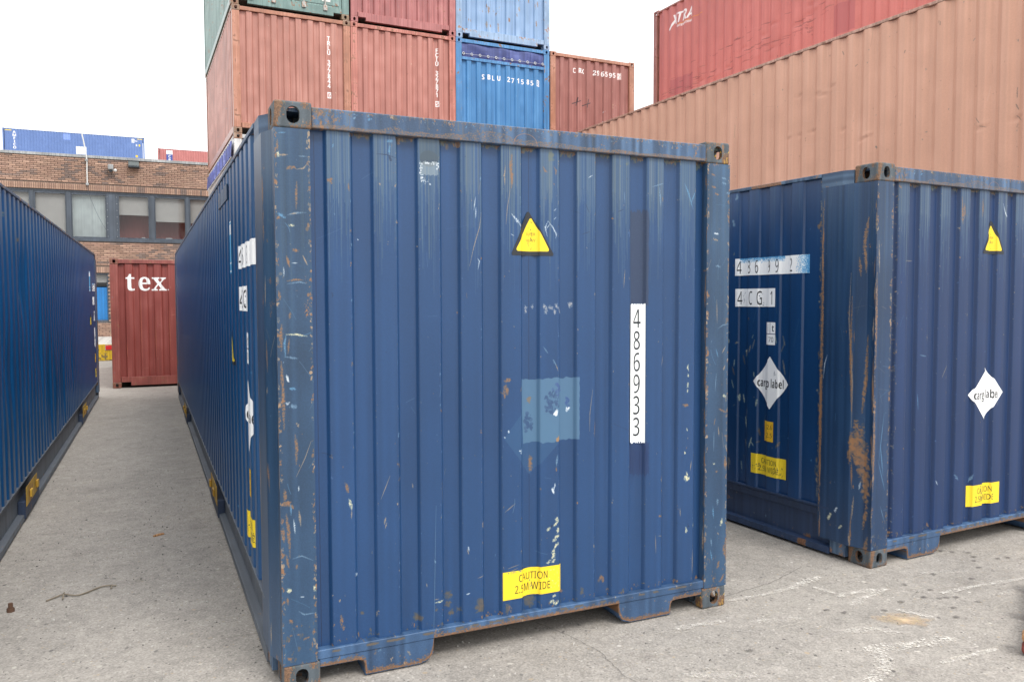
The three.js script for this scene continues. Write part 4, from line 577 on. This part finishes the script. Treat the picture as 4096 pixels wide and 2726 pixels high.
// ---------------------------------------------------------------- brick building
{
  const Z = -28.9, g = thing('brick_building', 'two-storey brown brick building with a dark ribbon window', 'building', [0, 0, Z]);
  const X0 = -11, X1 = 6.5, top = 6.83, bond = 0.0675, bl = 0.21;
  const openings = [[-5.25, 2.25, 3.886, 5.675], [-2.75, -1.73, 0.99, 2.765], [-6.6, -5.2, 0.99, 2.765], [1.2, 2.6, 0.99, 2.765]];
  const mortar = tileMat([116, 102, 93], { n: 256, seed: 301, tm: 1, rough: 0.95 });
  { const s = new THREE.Shape([[X0, 0], [X1, 0], [X1, top], [X0, top]].map((p) => new THREE.Vector2(...p)));
    for (const [a, b, c, d] of openings) s.holes.push(new THREE.Path([[a, c], [a, d], [b, d], [b, c]].map((p) => new THREE.Vector2(...p))));
    part('wall', boxUV(new THREE.ExtrudeGeometry(s, { depth: 0.26, bevelEnabled: false }).translate(0, 0, -0.275), 1), mortar, g); }
  const brickTones = [[158, 128, 111], [164, 134, 116], [154, 124, 108], [170, 140, 122], [156, 126, 111], [161, 132, 116], [131, 112, 103], [123, 107, 100]];
  const grainB = tileMat([235, 235, 235], { n: 256, tm: 0.4, seed: 310, mott: 0.16, streak: 0, grain: 0.12 }).map, bm = brickTones.map((c) => S({ map: grainB, color: new THREE.Color().setRGB(c[0] / 235, c[1] / 235, c[2] / 235, THREE.SRGBColorSpace), roughness: 0.92 }));
  const bg = boxUV(new RoundedBoxGeometry(bl - 0.014, bond - 0.013, 0.03, 1, 0.003), 0.4), sg = boxUV(new RoundedBoxGeometry(bond - 0.011, bl - 0.008, 0.034, 1, 0.003), 0.4);
  const low = new THREE.BoxGeometry(bl - 0.014, bond - 0.013, 0.03), lowS = new THREE.BoxGeometry(bond - 0.011, bl - 0.008, 0.034);
  const list = []; seed(320);
  const tone = (x, y) => { const dk = vn(x * 1.7, y * 5, 33) * 0.6 + vn(x * 5, y * 14, 35) * 0.4; return dk > 0.64 && rnd() < 0.7 ? 6 + Math.floor(rnd() * 2) : Math.floor(rnd() * 6); };
  const soldiers = [[5.68, -11, 6.5], [2.77, -3.4, -1.2], [2.77, -7, -4.8], [2.77, 0.8, 3]];
  for (const [y, a, b] of soldiers) for (let x = a; x < b; x += bond) list.push([x + bond / 2, y + bl / 2, tone(x, y), 1]);
  for (let r = 0; r * bond < top - 0.07; r++) { const y = (r + 0.5) * bond; for (let x = X0 + (r % 2 ? 0 : bl / 2); x < X1; x += bl) { const cx = x + bl / 2, hit = (a, b, c, d) => cx + bl / 2 > a && cx - bl / 2 < b && y + bond / 2 > c && y - bond / 2 < d;
    if (y < 0.48 || openings.some(([a, b, c, d]) => hit(a + 0.06, b - 0.06, c, d)) || soldiers.some(([sy, a, b]) => hit(a, b, sy - 0.005, sy + bl + 0.005))) continue; list.push([cx, y, tone(cx, y), 0]); } }
  // the bricks that show largest stand alone, the rest of the facade is one field
  const near = (b) => b[0] > -4.9 && b[0] < 1.5 && b[1] > 5.66 && b[1] < 6.75; let n = 0; const rest = [];
  for (const b of list) if (n < 300 && near(b) && (b[3] || (b[1] > 6.0 && b[0] > -3.6 && b[0] < 1.0))) { const m = part('brick', b[3] ? sg : bg, bm[b[2]], g); m.position.set(b[0], b[1], rr(-0.002, 0.002)); n++; } else rest.push(b);
  const pos = [], nor = [], colr = [], idx = []; const cc = new THREE.Color();
  for (const b of rest) { const s = b[3] ? lowS : low, p = s.attributes.position, q = s.attributes.normal, o = pos.length / 3, t = brickTones[b[2]], k = rr(0.9, 1.1); cc.setRGB(t[0] / 255 * k, t[1] / 255 * k, t[2] / 255 * k, THREE.SRGBColorSpace); const dz = rr(-0.002, 0.002);
    for (let i = 0; i < p.count; i++) { pos.push(p.getX(i) + b[0], p.getY(i) + b[1], p.getZ(i) + dz); nor.push(q.getX(i), q.getY(i), q.getZ(i)); colr.push(cc.r, cc.g, cc.b); } for (const i of s.index.array) idx.push(i + o); }
  const fg = new THREE.BufferGeometry(); fg.setAttribute('position', new THREE.Float32BufferAttribute(pos, 3)); fg.setAttribute('normal', new THREE.Float32BufferAttribute(nor, 3)); fg.setAttribute('color', new THREE.Float32BufferAttribute(colr, 3)); fg.setIndex(idx);
  part('brickwork', fg, S({ vertexColors: true, roughness: 0.93 }), g).userData.kind = 'stuff';
  // coping, plinth, roof, shell
  const fr = tileMat([70, 78, 88], { n: 256, seed: 330, rough: 0.5 }), grey = tileMat([150, 152, 152], { n: 256, seed: 331, rough: 0.5 });
  part('coping', bars(Array.from({ length: 7 }, (_, i) => bx(X0 + i * 2.5, X0 + i * 2.5 + 2.495, 6.83, 6.925, -0.3, 0.05, 0.006))), grey, g);
  part('roof', bx(X0, X1, 6.5, 6.6, -14, -0.28, 0), fr, g); part('rear_wall', bars([bx(X0, X1, 0, 6.8, -14.2, -14, 0), bx(X0, X0 + 0.2, 0, 6.8, -14, -0.28, 0), bx(X1 - 0.2, X1, 0, 6.8, -14, -0.28, 0)]), mortar, g);
  const dark = S({ color: new THREE.Color(0.3, 0.26, 0.22), roughness: 0.9 }); part('interior_wall', bars([bx(X0 + 0.25, X1 - 0.25, 0.4, 6.4, -2.6, -2.5, 0), bx(X0 + 0.25, X1 - 0.25, 3.4, 3.5, -2.5, -0.3, 0), bx(X0 + 0.25, X1 - 0.25, 5.9, 6.0, -2.5, -0.3, 0)]), dark, g);
  const glass = new THREE.MeshPhysicalMaterial({ color: 0xffffff, transmission: 1, thickness: 0, roughness: 0.02, ior: 1.5 });
  const blind = tileMat([134, 134, 131], { n: 256, seed: 332, mott: 0.04, streak: 0, grain: 0.01, rough: 0.8 }), sheetM = tileMat([138, 148, 148], { n: 256, seed: 333, mott: 0.12, streak: 0.05, grain: 0.01, rough: 0.6 }), blueM2 = tileMat([44, 128, 196], { n: 128, seed: 334, mott: 0.05, rough: 0.6 });
  // ribbon window
  part('window_head', bx(-5.25, 2.25, 5.6, 5.675, -0.13, -0.045, 0.004), fr, g); part('window_sill', bx(-5.28, 2.28, 3.886, 3.985, -0.14, 0.03, 0.006), fr, g);
  for (const [a, b] of [[-5.25, -5.13], [-4.11, -3.99], [-3.005, -2.863], [-0.33, -0.162], [0.912, 1.039], [2.13, 2.25]]) part('mullion', bx(a, b, 3.985, 5.6, -0.14, -0.03, 0.006), fr, g);
  const pan = part('metal_panel', bx(-1.737, -1.368, 3.985, 5.6, -0.12, -0.05, 0.006), fr, g); const boltG = new THREE.SphereGeometry(0.012, 8, 6), boltM = S({ color: 0xb0b4b8, roughness: 0.4, metalness: 0.5 });
  for (let i = 0; i < 7; i++) for (const x of [-1.712, -1.4]) part('rivet', boltG, boltM, pan).position.set(x, 4.08 + i * 0.235, -0.048);
  const panes = [[-5.13, -4.11, 4.0, blind], [-3.99, -3.005, 4.0, blind], [-2.863, -1.737, 4.0, sheetM], [-1.368, -0.33, 4.882, blind], [-0.162, 0.912, 4.68, blind], [1.039, 2.13, 4.66, blind]];
  for (const [a, b, low2, mt] of panes) {
    const w = part('window', bars([bx(a, a + 0.035, 3.985, 5.6, -0.12, -0.06, 0.003), bx(b - 0.035, b, 3.985, 5.6, -0.12, -0.06, 0.003), bx(a + 0.035, b - 0.035, 3.985, 4.05, -0.12, -0.06, 0.003), bx(a + 0.035, b - 0.035, 5.54, 5.6, -0.12, -0.06, 0.003)]), fr, g);
    part('pane', new THREE.PlaneGeometry(b - a - 0.07, 1.49).translate((a + b) / 2, 4.795, -0.09), glass, w); part('blind', bx(a + 0.03, b - 0.03, low2 + 0.0, 5.58, -0.2, -0.19, 0), mt, w);
  }
  for (const [a, b] of [[-2.75, -1.73], [-6.6, -5.2], [1.2, 2.6]]) {
    const w = part('window', bars([bx(a, a + 0.06, 0.99, 2.765, -0.14, -0.05, 0.004), bx(b - 0.06, b, 0.99, 2.765, -0.14, -0.05, 0.004), bx(a + 0.06, b - 0.06, 0.99, 1.07, -0.14, -0.02, 0.004), bx(a + 0.06, b - 0.06, 2.7, 2.765, -0.14, -0.05, 0.004)]), fr, g);
    part('pane', new THREE.PlaneGeometry(b - a - 0.12, 1.63).translate((a + b) / 2, 1.885, -0.1), glass, w); part('blind', bx(a + 0.06, b - 0.06, 2.42, 2.7, -0.2, -0.19, 0), blind, w); part('screen', bx(a + 0.06, b - 0.06, 1.07, 2.25, -0.18, -0.17, 0), blueM2, w, 'bright blue board inside the window');
  }
  for (const [x, w, label] of [[0.32, 0.3, 'white paper tray on the office window sill'], [-0.55, 0.2, 'small white box on the office window sill']]) { const t = thing('paper_tray', label, 'box', [x, 3.985, Z - 0.4], 0); part('tray', extrude([[-w / 2, 0], [w / 2, 0], [w / 2 - 0.04, 0.09], [-w / 2 + 0.04, 0.09]], 0.12, 0.004), grey, t); part('lid', bx(-w / 2 + 0.05, w / 2 - 0.05, 0.094, 0.11, 0.01, 0.11, 0.004), grey, t); part('window_ledge', bx(-1.2, 1.2, -0.04, -0.001, -0.2, 0.2, 0), fr, t); t.children.pop(); }
  { const cp = []; for (let u = 0; u <= 5.0; u += 0.09) cp.push([u, Math.round(u / 0.09) % 2 ? 0 : -0.03]); const cu = part('curtain', sheet(rounded(cp, 0.03), 3.985, 5.6), S({ color: new THREE.Color(0.14, 0.045, 0.04), roughness: 0.9 }), g, 'dark maroon curtain'); cu.position.set(-1.6, 0, -0.62); }
  part('inner_ledge', bx(-5.2, 2.2, 3.9, 3.984, -0.6, -0.21, 0), fr, g);
  // loading platform
  const pl = thing('loading_platform', 'raised concrete platform with a worn yellow edge along the brick building', 'platform', [0, 0, 0]);
  part('deck', bx(X0, X1, 0, 0.47, Z + 0.02, -22.8, 0.01), tileMat([190, 186, 178], { n: 512, seed: 341, mott: 0.15, rough: 0.95 }), pl);
  const ye = tileMat([206, 170, 40], { n: 512, seed: 342, rust: 0.42, rustC: [120, 104, 70], chips: 200, chipC: ['dirt', 'brown', 'cream'], rough: 0.85 });
  for (let i = 0; i < 7; i++) part('edge_block', bx(X0 + i * 2.5, X0 + i * 2.5 + 2.48, 0.0, 0.48, -22.79, -22.74, 0.012), ye, pl);
  const rl = thing('red_marker', 'small red reflector on the yellow platform edge', 'reflector', [-1.55, 0.38, -22.735]); part('lens', bx(-0.08, 0.08, -0.06, 0.07, 0.004, 0.03, 0.012), S({ color: new THREE.Color(0.6, 0.02, 0.02), roughness: 0.3 }), rl); part('backing', bx(-0.095, 0.095, -0.075, 0.085, -0.003, 0.0035, 0.003), grey, rl);
  // things on the facade
  const wht = S({ color: new THREE.Color(0.62, 0.62, 0.6), roughness: 0.5 }), mast = thing('antenna_mast', 'thin white pole clamped to the brick parapet, leaning above it', 'pole', [-2.32, 0, Z]);
  part('pole', new THREE.TubeGeometry(new THREE.CatmullRomCurve3([[0, 5.85, 0.06], [0.0, 6.3, 0.06], [0.005, 6.75, 0.06], [-0.02, 7.0, 0.06], [-0.08, 7.4, 0.06], [-0.13, 7.68, 0.06]].map((p) => new THREE.Vector3(...p))), 40, 0.022, 8), wht, mast);
  for (const y of [5.9, 6.74]) part('clamp', bx(-0.05, 0.05, y - 0.04, y + 0.04, 0.016, 0.1, 0.012), grey, mast);
  part('cable', new THREE.TubeGeometry(new THREE.CatmullRomCurve3([[0, 5.85, 0.07], [0.06, 5.5, 0.06], [0.4, 4.6, 0.06], [0.75, 3.99, 0.05]].map((p) => new THREE.Vector3(...p))), 24, 0.005, 5), fr, mast);
  const cam = thing('security_camera', 'grey security camera on the brick parapet', 'camera', [-1.56, 6.42, Z + 0.016]); part('housing', bx(-0.09, 0.09, 0.02, 0.2, 0, 0.26, 0.02), grey, cam); part('bracket', bx(-0.05, 0.05, -0.05, 0.02, 0, 0.14, 0.01), fr, cam); part('lens', new THREE.SphereGeometry(0.055, 14, 10).translate(0.15, 0.0, 0.2), wht, cam); part('arm', bx(0.05, 0.13, -0.02, 0.015, 0.1, 0.2, 0.008), grey, cam);
  const lamp = thing('wall_lamp', 'dark box-shaped wall lamp under the parapet coping, unlit', 'lamp', [-0.81, 6.56, Z + 0.016]); part('housing', bx(-0.19, 0.19, 0, 0.06, 0, 0.24, 0.015), S({ color: 0x2c3338, roughness: 0.5 }), lamp); part('lens', bx(-0.175, 0.175, 0.06, 0.225, 0.01, 0.2, 0.015), S({ color: 0x6a7272, roughness: 0.25 }), lamp); part('cap', bx(-0.19, 0.19, 0.225, 0.245, 0, 0.22, 0.006), S({ color: 0x2c3338, roughness: 0.5 }), lamp);
}

// ---------------------------------------------------------------- ground
{
  seed(401); const n = 2048, tm = 5, T = (() => {
    const c = canvas(n, n), x = c.getContext('2d'), im = x.createImageData(n, n), d = im.data;
    for (let j = 0; j < n; j++) for (let i = 0; i < n; i++) {
      const q = (f, s) => vn(i / n * f, j / n * f, s, f, f), a = q(6, 1), b = q(26, 2), e = q(110, 3), g = q(700, 4), h = q(1400, 5);
      let k = 1 + 0.06 * (a - 0.5) + 0.06 * (b - 0.5) + 0.09 * (e - 0.5) + 0.2 * (g - 0.5) + 0.14 * (h - 0.5); const o = (j * n + i) * 4;
      d[o] = 155 * k; d[o + 1] = 148.5 * k; d[o + 2] = 140.5 * k; d[o + 3] = 255;
    }
    x.putImageData(im, 0, 0);
    for (let i = 0; i < 16000; i++) { const r = rr(0.7, 2.9) * (rnd() < 0.05 ? 2 : 1), u = rnd() * n, v = rnd() * n; x.fillStyle = ink(pick([[198, 192, 180], [104, 100, 96], [206, 200, 192], [168, 150, 126], [84, 80, 78], [186, 178, 168]]), rr(0.3, 0.85)); x.beginPath(); x.ellipse(u, v, r, r * rr(0.5, 1), rr(0, 3), 0, 7); x.fill(); }
    for (let i = 0; i < 46; i++) { const u = rnd() * n, v = rnd() * n, dk = rnd() < 0.65, L = rr(90, 260), H2 = rr(16, 70); for (let k = 0; k < 420; k++) { x.fillStyle = ink(dk ? [96, 90, 82] : [192, 184, 172], rr(0.02, 0.1)); x.beginPath(); x.arc(md(u + rr(-1, 1) * L * rnd(), n), md(v + rr(-1, 1) * H2 * rnd(), n), rr(1, 5), 0, 7); x.fill(); } }
    return c;
  })();
  const map = tex(T, true), bump = tex(T, true, false);
  const build = (w, d, sx, sz, cx, cz) => { const g = new THREE.PlaneGeometry(w, d, sx, sz).rotateX(-Math.PI / 2).translate(cx, 0, cz), p = g.attributes.position, uv = g.attributes.uv;
    for (let i = 0; i < p.count; i++) uv.setXY(i, p.getX(i) / tm, p.getZ(i) / tm); return g; };
  const gm = S({ map, bumpMap: bump, bumpScale: 0.004, roughness: 0.92 });
  single('ground', build(500, 500, 4, 4, 0, 0), gm, 'worn grey concrete yard', null, null, 'structure').position.y = -0.004;
  single('yard_slab', build(16, 32, 4, 8, 4, -10), gm, 'worn grey concrete yard between the containers', null, null, 'structure');
  // scrapes, stains and spots on the slab beside the second container
  const c = canvas(2048, 2048), x = c.getContext('2d'), ox = 1.3, oz = -0.9, sz = 3.6, PX = (u) => (u - ox) / sz * 2048, PZ = (v) => (v - oz) / sz * 2048;
  seed(405);
  const scrape = (w0, a0, ...p) => { const w = w0 * 1.6, a = a0 * 1.05; for (let s = 0; s + 3 < p.length; s += 2) { const L = Math.hypot(p[s + 2] - p[s], p[s + 3] - p[s + 1]), m = Math.ceil(L * 420); for (let i = 0; i < m; i++) { const t = i / m, e = Math.sin(Math.PI * clamp(t, 0.08, 0.92)) * 0.6 + 0.4; for (let r = 0; r < 3; r++) { x.fillStyle = ink([222, 216, 206], a * rr(0.03, 0.42) * (0.3 + 1.3 * vn(t * L * 60, w * 900, 7))); x.beginPath(); x.ellipse(PX(p[s] + (p[s + 2] - p[s]) * t + rr(-1, 1) * w * e), PZ(p[s + 1] + (p[s + 3] - p[s + 1]) * t + rr(-1, 1) * w * e), rr(1, 6), rr(1, 4), rr(0, 3), 0, 7); x.fill(); } } } };
  scrape(0.022, 0.9, 2.948, -0.04, 3.1, -0.085, 3.269, -0.117); scrape(0.012, 0.5, 2.502, -0.039, 2.75, -0.03, 2.948, -0.04); scrape(0.012, 0.7, 3.103, 0.005, 3.14, 0.13); scrape(0.014, 0.75, 3.118, 0.172, 3.26, 0.17, 3.402, 0.185); scrape(0.016, 0.55, 3.476, 0.206, 3.27, 0.25, 3.072, 0.301); scrape(0.03, 0.95, 2.686, 0.759, 2.935, 0.818, 3.194, 0.852); scrape(0.028, 0.8, 2.724, 0.814, 2.66, 0.88, 2.6, 0.95, 2.44, 1.003, 2.36, 1.08); scrape(0.014, 0.7, 3.259, 0.46, 3.3, 0.54, 3.344, 0.626); scrape(0.016, 0.5, 1.98, 0.155, 2.12, 0.165, 2.277, 0.185); scrape(0.012, 0.6, 3.706, 0.394, 4.0, 0.4, 4.392, 0.436); scrape(0.02, 0.4, 3.998, 0.556, 4.215, 0.551); scrape(0.012, 0.6, 2.892, 1.016, 3.1, 1.02, 3.282, 1.027); scrape(0.02, 0.4, 2.75, 0.55, 2.95, 0.6, 3.0, 0.68); scrape(0.02, 0.35, 2.4, 0.25, 2.7, 0.33); scrape(0.015, 0.35, 3.9, 0.1, 4.2, 0.2); scrape(0.02, 0.3, 1.7, 0.6, 2.0, 0.75);
  for (let i = 0; i < 2600; i++) { const a = rr(0, 6.28), q = rnd() * (0.6 + 0.9 * vn(a * 3, 1, 8)); x.fillStyle = ink([194, 168, 138], rr(0.02, 0.07)); x.beginPath(); x.arc(PX(3.17 + Math.cos(a) * q * 0.12), PZ(0.58 + Math.sin(a) * q * 0.09 + Math.cos(a) * q * 0.05), rr(2, 7), 0, 7); x.fill(); }
  for (const [u, v] of [[2.961, 0.368], [3.377, 0.386], [3.56, 0.391], [3.629, 0.443], [3.67, 0.45], [3.727, 0.469], [3.779, 0.573], [3.572, 0.57], [3.462, 0.67], [4.508, 0.025], [4.431, 0.08], [4.333, 0.181], [4.469, -0.109], [4.42, -0.157], [4.55, -0.054], [3.958, 0.145], [3.701, 0.33], [3.632, 0.202], [3.187, 0.438], [2.156, 0.522], [4.616, 0.116], [4.7, 0.13], [2.9, 0.3], [4.1, 0.3]]) { for (let k = 0; k < 26; k++) { x.fillStyle = ink([112, 107, 102], rr(0.05, 0.22)); x.beginPath(); x.ellipse(PX(u + rr(-0.016, 0.016)), PZ(v + rr(-0.012, 0.012)), rr(3, 7), rr(2, 6), rr(0, 3), 0, 7); x.fill(); } }
  for (let i = 0; i < 700; i++) { x.fillStyle = ink(pick([[224, 218, 208], [216, 208, 196], [110, 104, 100]]), rr(0.05, 0.4)); x.beginPath(); x.ellipse(PX(rr(ox, ox + sz)), PZ(rr(oz, oz + sz)), rr(1, 7), rr(1, 4), rr(0, 3), 0, 7); x.fill(); }
  for (let i = 0; i < 900; i++) { const u = rr(ox + 0.3, ox + sz), v = rr(oz + 0.2, oz + sz), l = rr(0.02, 0.2), a = rr(-0.5, 0.9), n = vn(u * 2.2, v * 2.2, 91); if (n < 0.45) continue; x.strokeStyle = ink(pick([[222, 216, 206], [214, 206, 194], [206, 196, 180]]), rr(0.03, 0.16)); x.lineWidth = rr(2, 9); x.lineCap = 'round'; x.beginPath(); x.moveTo(PX(u), PZ(v)); x.lineTo(PX(u + Math.cos(a) * l), PZ(v + Math.sin(a) * l * 0.6)); x.stroke(); }
  const crack = (...p) => { for (let s = 0; s + 3 < p.length; s += 2) { let [a, b, c2, d2] = p.slice(s, s + 4); x.strokeStyle = ink([84, 80, 76], 0.5); x.lineWidth = 2.2; x.beginPath(); x.moveTo(PX(a), PZ(b)); for (let t = 0.1; t < 1.01; t += 0.1) x.lineTo(PX(a + (c2 - a) * t + rr(-0.006, 0.006)), PZ(b + (d2 - b) * t + rr(-0.006, 0.006))); x.stroke(); } };
  crack(1.32, -0.3, 1.42, -0.05, 1.48, 0.22, 1.45, 0.5, 1.55, 0.8); crack(2.2, -0.25, 2.5, -0.1, 2.9, -0.16, 3.3, -0.3);
  const mg = new THREE.PlaneGeometry(sz, sz).rotateX(-Math.PI / 2).translate(ox + sz / 2, 0.004, oz + sz / 2);
  single('ground_marks', mg, S({ map: tex(c), transparent: true, roughness: 0.9 }), 'white scrapes, a tan stain and dark spots on the concrete', null, null, 'structure');
  // loose grit and small stones
  seed(411); const sg = new THREE.IcosahedronGeometry(1, 0), N = 2600, im = new THREE.InstancedMesh(sg, S({ color: 0xffffff, roughness: 0.95 }), N), m4 = new THREE.Matrix4(), q4 = new THREE.Quaternion(), e3 = new THREE.Euler(), cc = new THREE.Color();
  for (let i = 0; i < N; i++) { const aisle = rnd() < 0.8, s = (0.0018 + 0.0045 * rnd() * rnd()) * (rnd() < 0.04 ? 2 : 1); let px = aisle ? rr(-1.55, 0.0) : rr(0.1, 4.5), pz = aisle ? -7.5 + 9.5 * Math.sqrt(rnd()) : rr(-0.2, 2.2); if (!aisle && rnd() < 0.5) { px = rr(0.6, 1.9); pz = rr(-0.7, 0.2); } e3.set(rr(0, 6), rr(0, 6), rr(0, 6)); q4.setFromEuler(e3); m4.compose(new THREE.Vector3(px, s * 0.4, pz), q4, new THREE.Vector3(s * rr(0.8, 1.5), s * rr(0.5, 0.8), s)); im.setMatrixAt(i, m4); const k = rr(0.1, 0.5); im.setColorAt(i, cc.setRGB(k, k * 0.95, k * 0.87)); }
  im.name = 'grit'; im.userData = { kind: 'stuff', label: 'small stones and grit scattered on the concrete' }; im.castShadow = im.receiveShadow = true; scene.add(im);
}
// ---------------------------------------------------------------- small things on the ground
{
  const V = (p) => new THREE.Vector3(...p), tube = (pts, r, seg = 40) => new THREE.TubeGeometry(new THREE.CatmullRomCurve3(pts.map(V)), seg, r, 6);
  const wire = tileMat([140, 128, 110], { n: 128, seed: 501, rust: 0.3, tm: 0.2 }), rustM = tileMat([96, 70, 54], { n: 128, seed: 502, tm: 0.2, rough: 0.9 }), wood = tileMat([150, 112, 78], { n: 256, seed: 503, streak: 0.3, mott: 0.25, tm: 0.8, rough: 0.9 }), woodRed = tileMat([128, 66, 56], { n: 256, seed: 504, streak: 0.3, mott: 0.3, tm: 0.8, rough: 0.9 });
  const w = thing('bent_wire', 'thin bent wire lying on the concrete of the aisle', 'wire', [-0.9, 0, -1.75]);
  part('wire', tube([[-0.18, 0.006, 0.056], [-0.14, 0.008, 0.02], [-0.1, 0.012, 0.0], [-0.02, 0.008, 0.034], [0.11, 0.008, -0.07], [0.16, 0.01, -0.05], [0.18, 0.006, -0.052]], 0.0045, 60), wire, w); part('hook', tube([[-0.1, 0.012, 0.0], [-0.09, 0.03, 0.02], [-0.094, 0.02, 0.06], [-0.096, 0.008, 0.072]], 0.004, 20), wire, w); part('barb', tube([[0.15, 0.01, -0.05], [0.158, 0.022, -0.02], [0.152, 0.006, -0.005]], 0.004, 16), wire, w);
  const nut = thing('rusty_bolt', 'short rusty bolt standing on the concrete beside the dented container', 'bolt', [-1.245, 0, -1.61], 0.4); part('shank', new THREE.CylinderGeometry(0.012, 0.012, 0.03, 10).translate(0, 0.034, 0), rustM, nut); part('head', new THREE.CylinderGeometry(0.02, 0.021, 0.02, 6).translate(0, 0.0105, 0), rustM, nut);
  const st = thing('wood_splinter', 'small brown wood splinter lying in the aisle', 'splinter', [-0.474, 0, -2.858], 0.5); part('stick', extrude([[-0.04, 0.001], [0.042, 0.002], [0.038, 0.011], [0.0, 0.014], [-0.036, 0.01]], 0.014, 0.001, 0.3), wood, st);
  const tb = thing('timber_block', 'brown timber baulk under the container with the rust-streaked post', 'timber', [5.38, 0, -0.62], 0.05); part('baulk', boxUV(new RoundedBoxGeometry(1.1, 0.115, 0.16, 2, 0.01).translate(0.5, 0.0585, 0), 0.8), wood, tb); part('wedge', extrude([[-0.04, 0.001], [0.3, 0.001], [0.28, 0.05], [-0.03, 0.03]], 0.1, 0.003, 0.6).translate(0.1, 0, 0.085), wood, tb);
  const pa = thing('wooden_pallet', 'red-brown wooden pallet with rounded plank ends on the concrete', 'pallet', [3.352, 0, 1.1], -1.02);
  for (const z of [0, -0.5, -1.0]) for (const y of [0, 1]) part('stringer', boxUV(new RoundedBoxGeometry(1.1, 0.056, 0.1, 3, 0.025).translate(0.55, 0.03 + y * 0.058, z), 0.6), y ? wood : woodRed, pa);
  for (let k = 0; k < 6; k++) part('deck_board', boxUV(new RoundedBoxGeometry(0.14, 0.022, 1.14, 1, 0.005).translate(0.14 + k * 0.165, 0.128, -0.5), 0.8), wood, pa);
}
renderer.render(scene, camera);
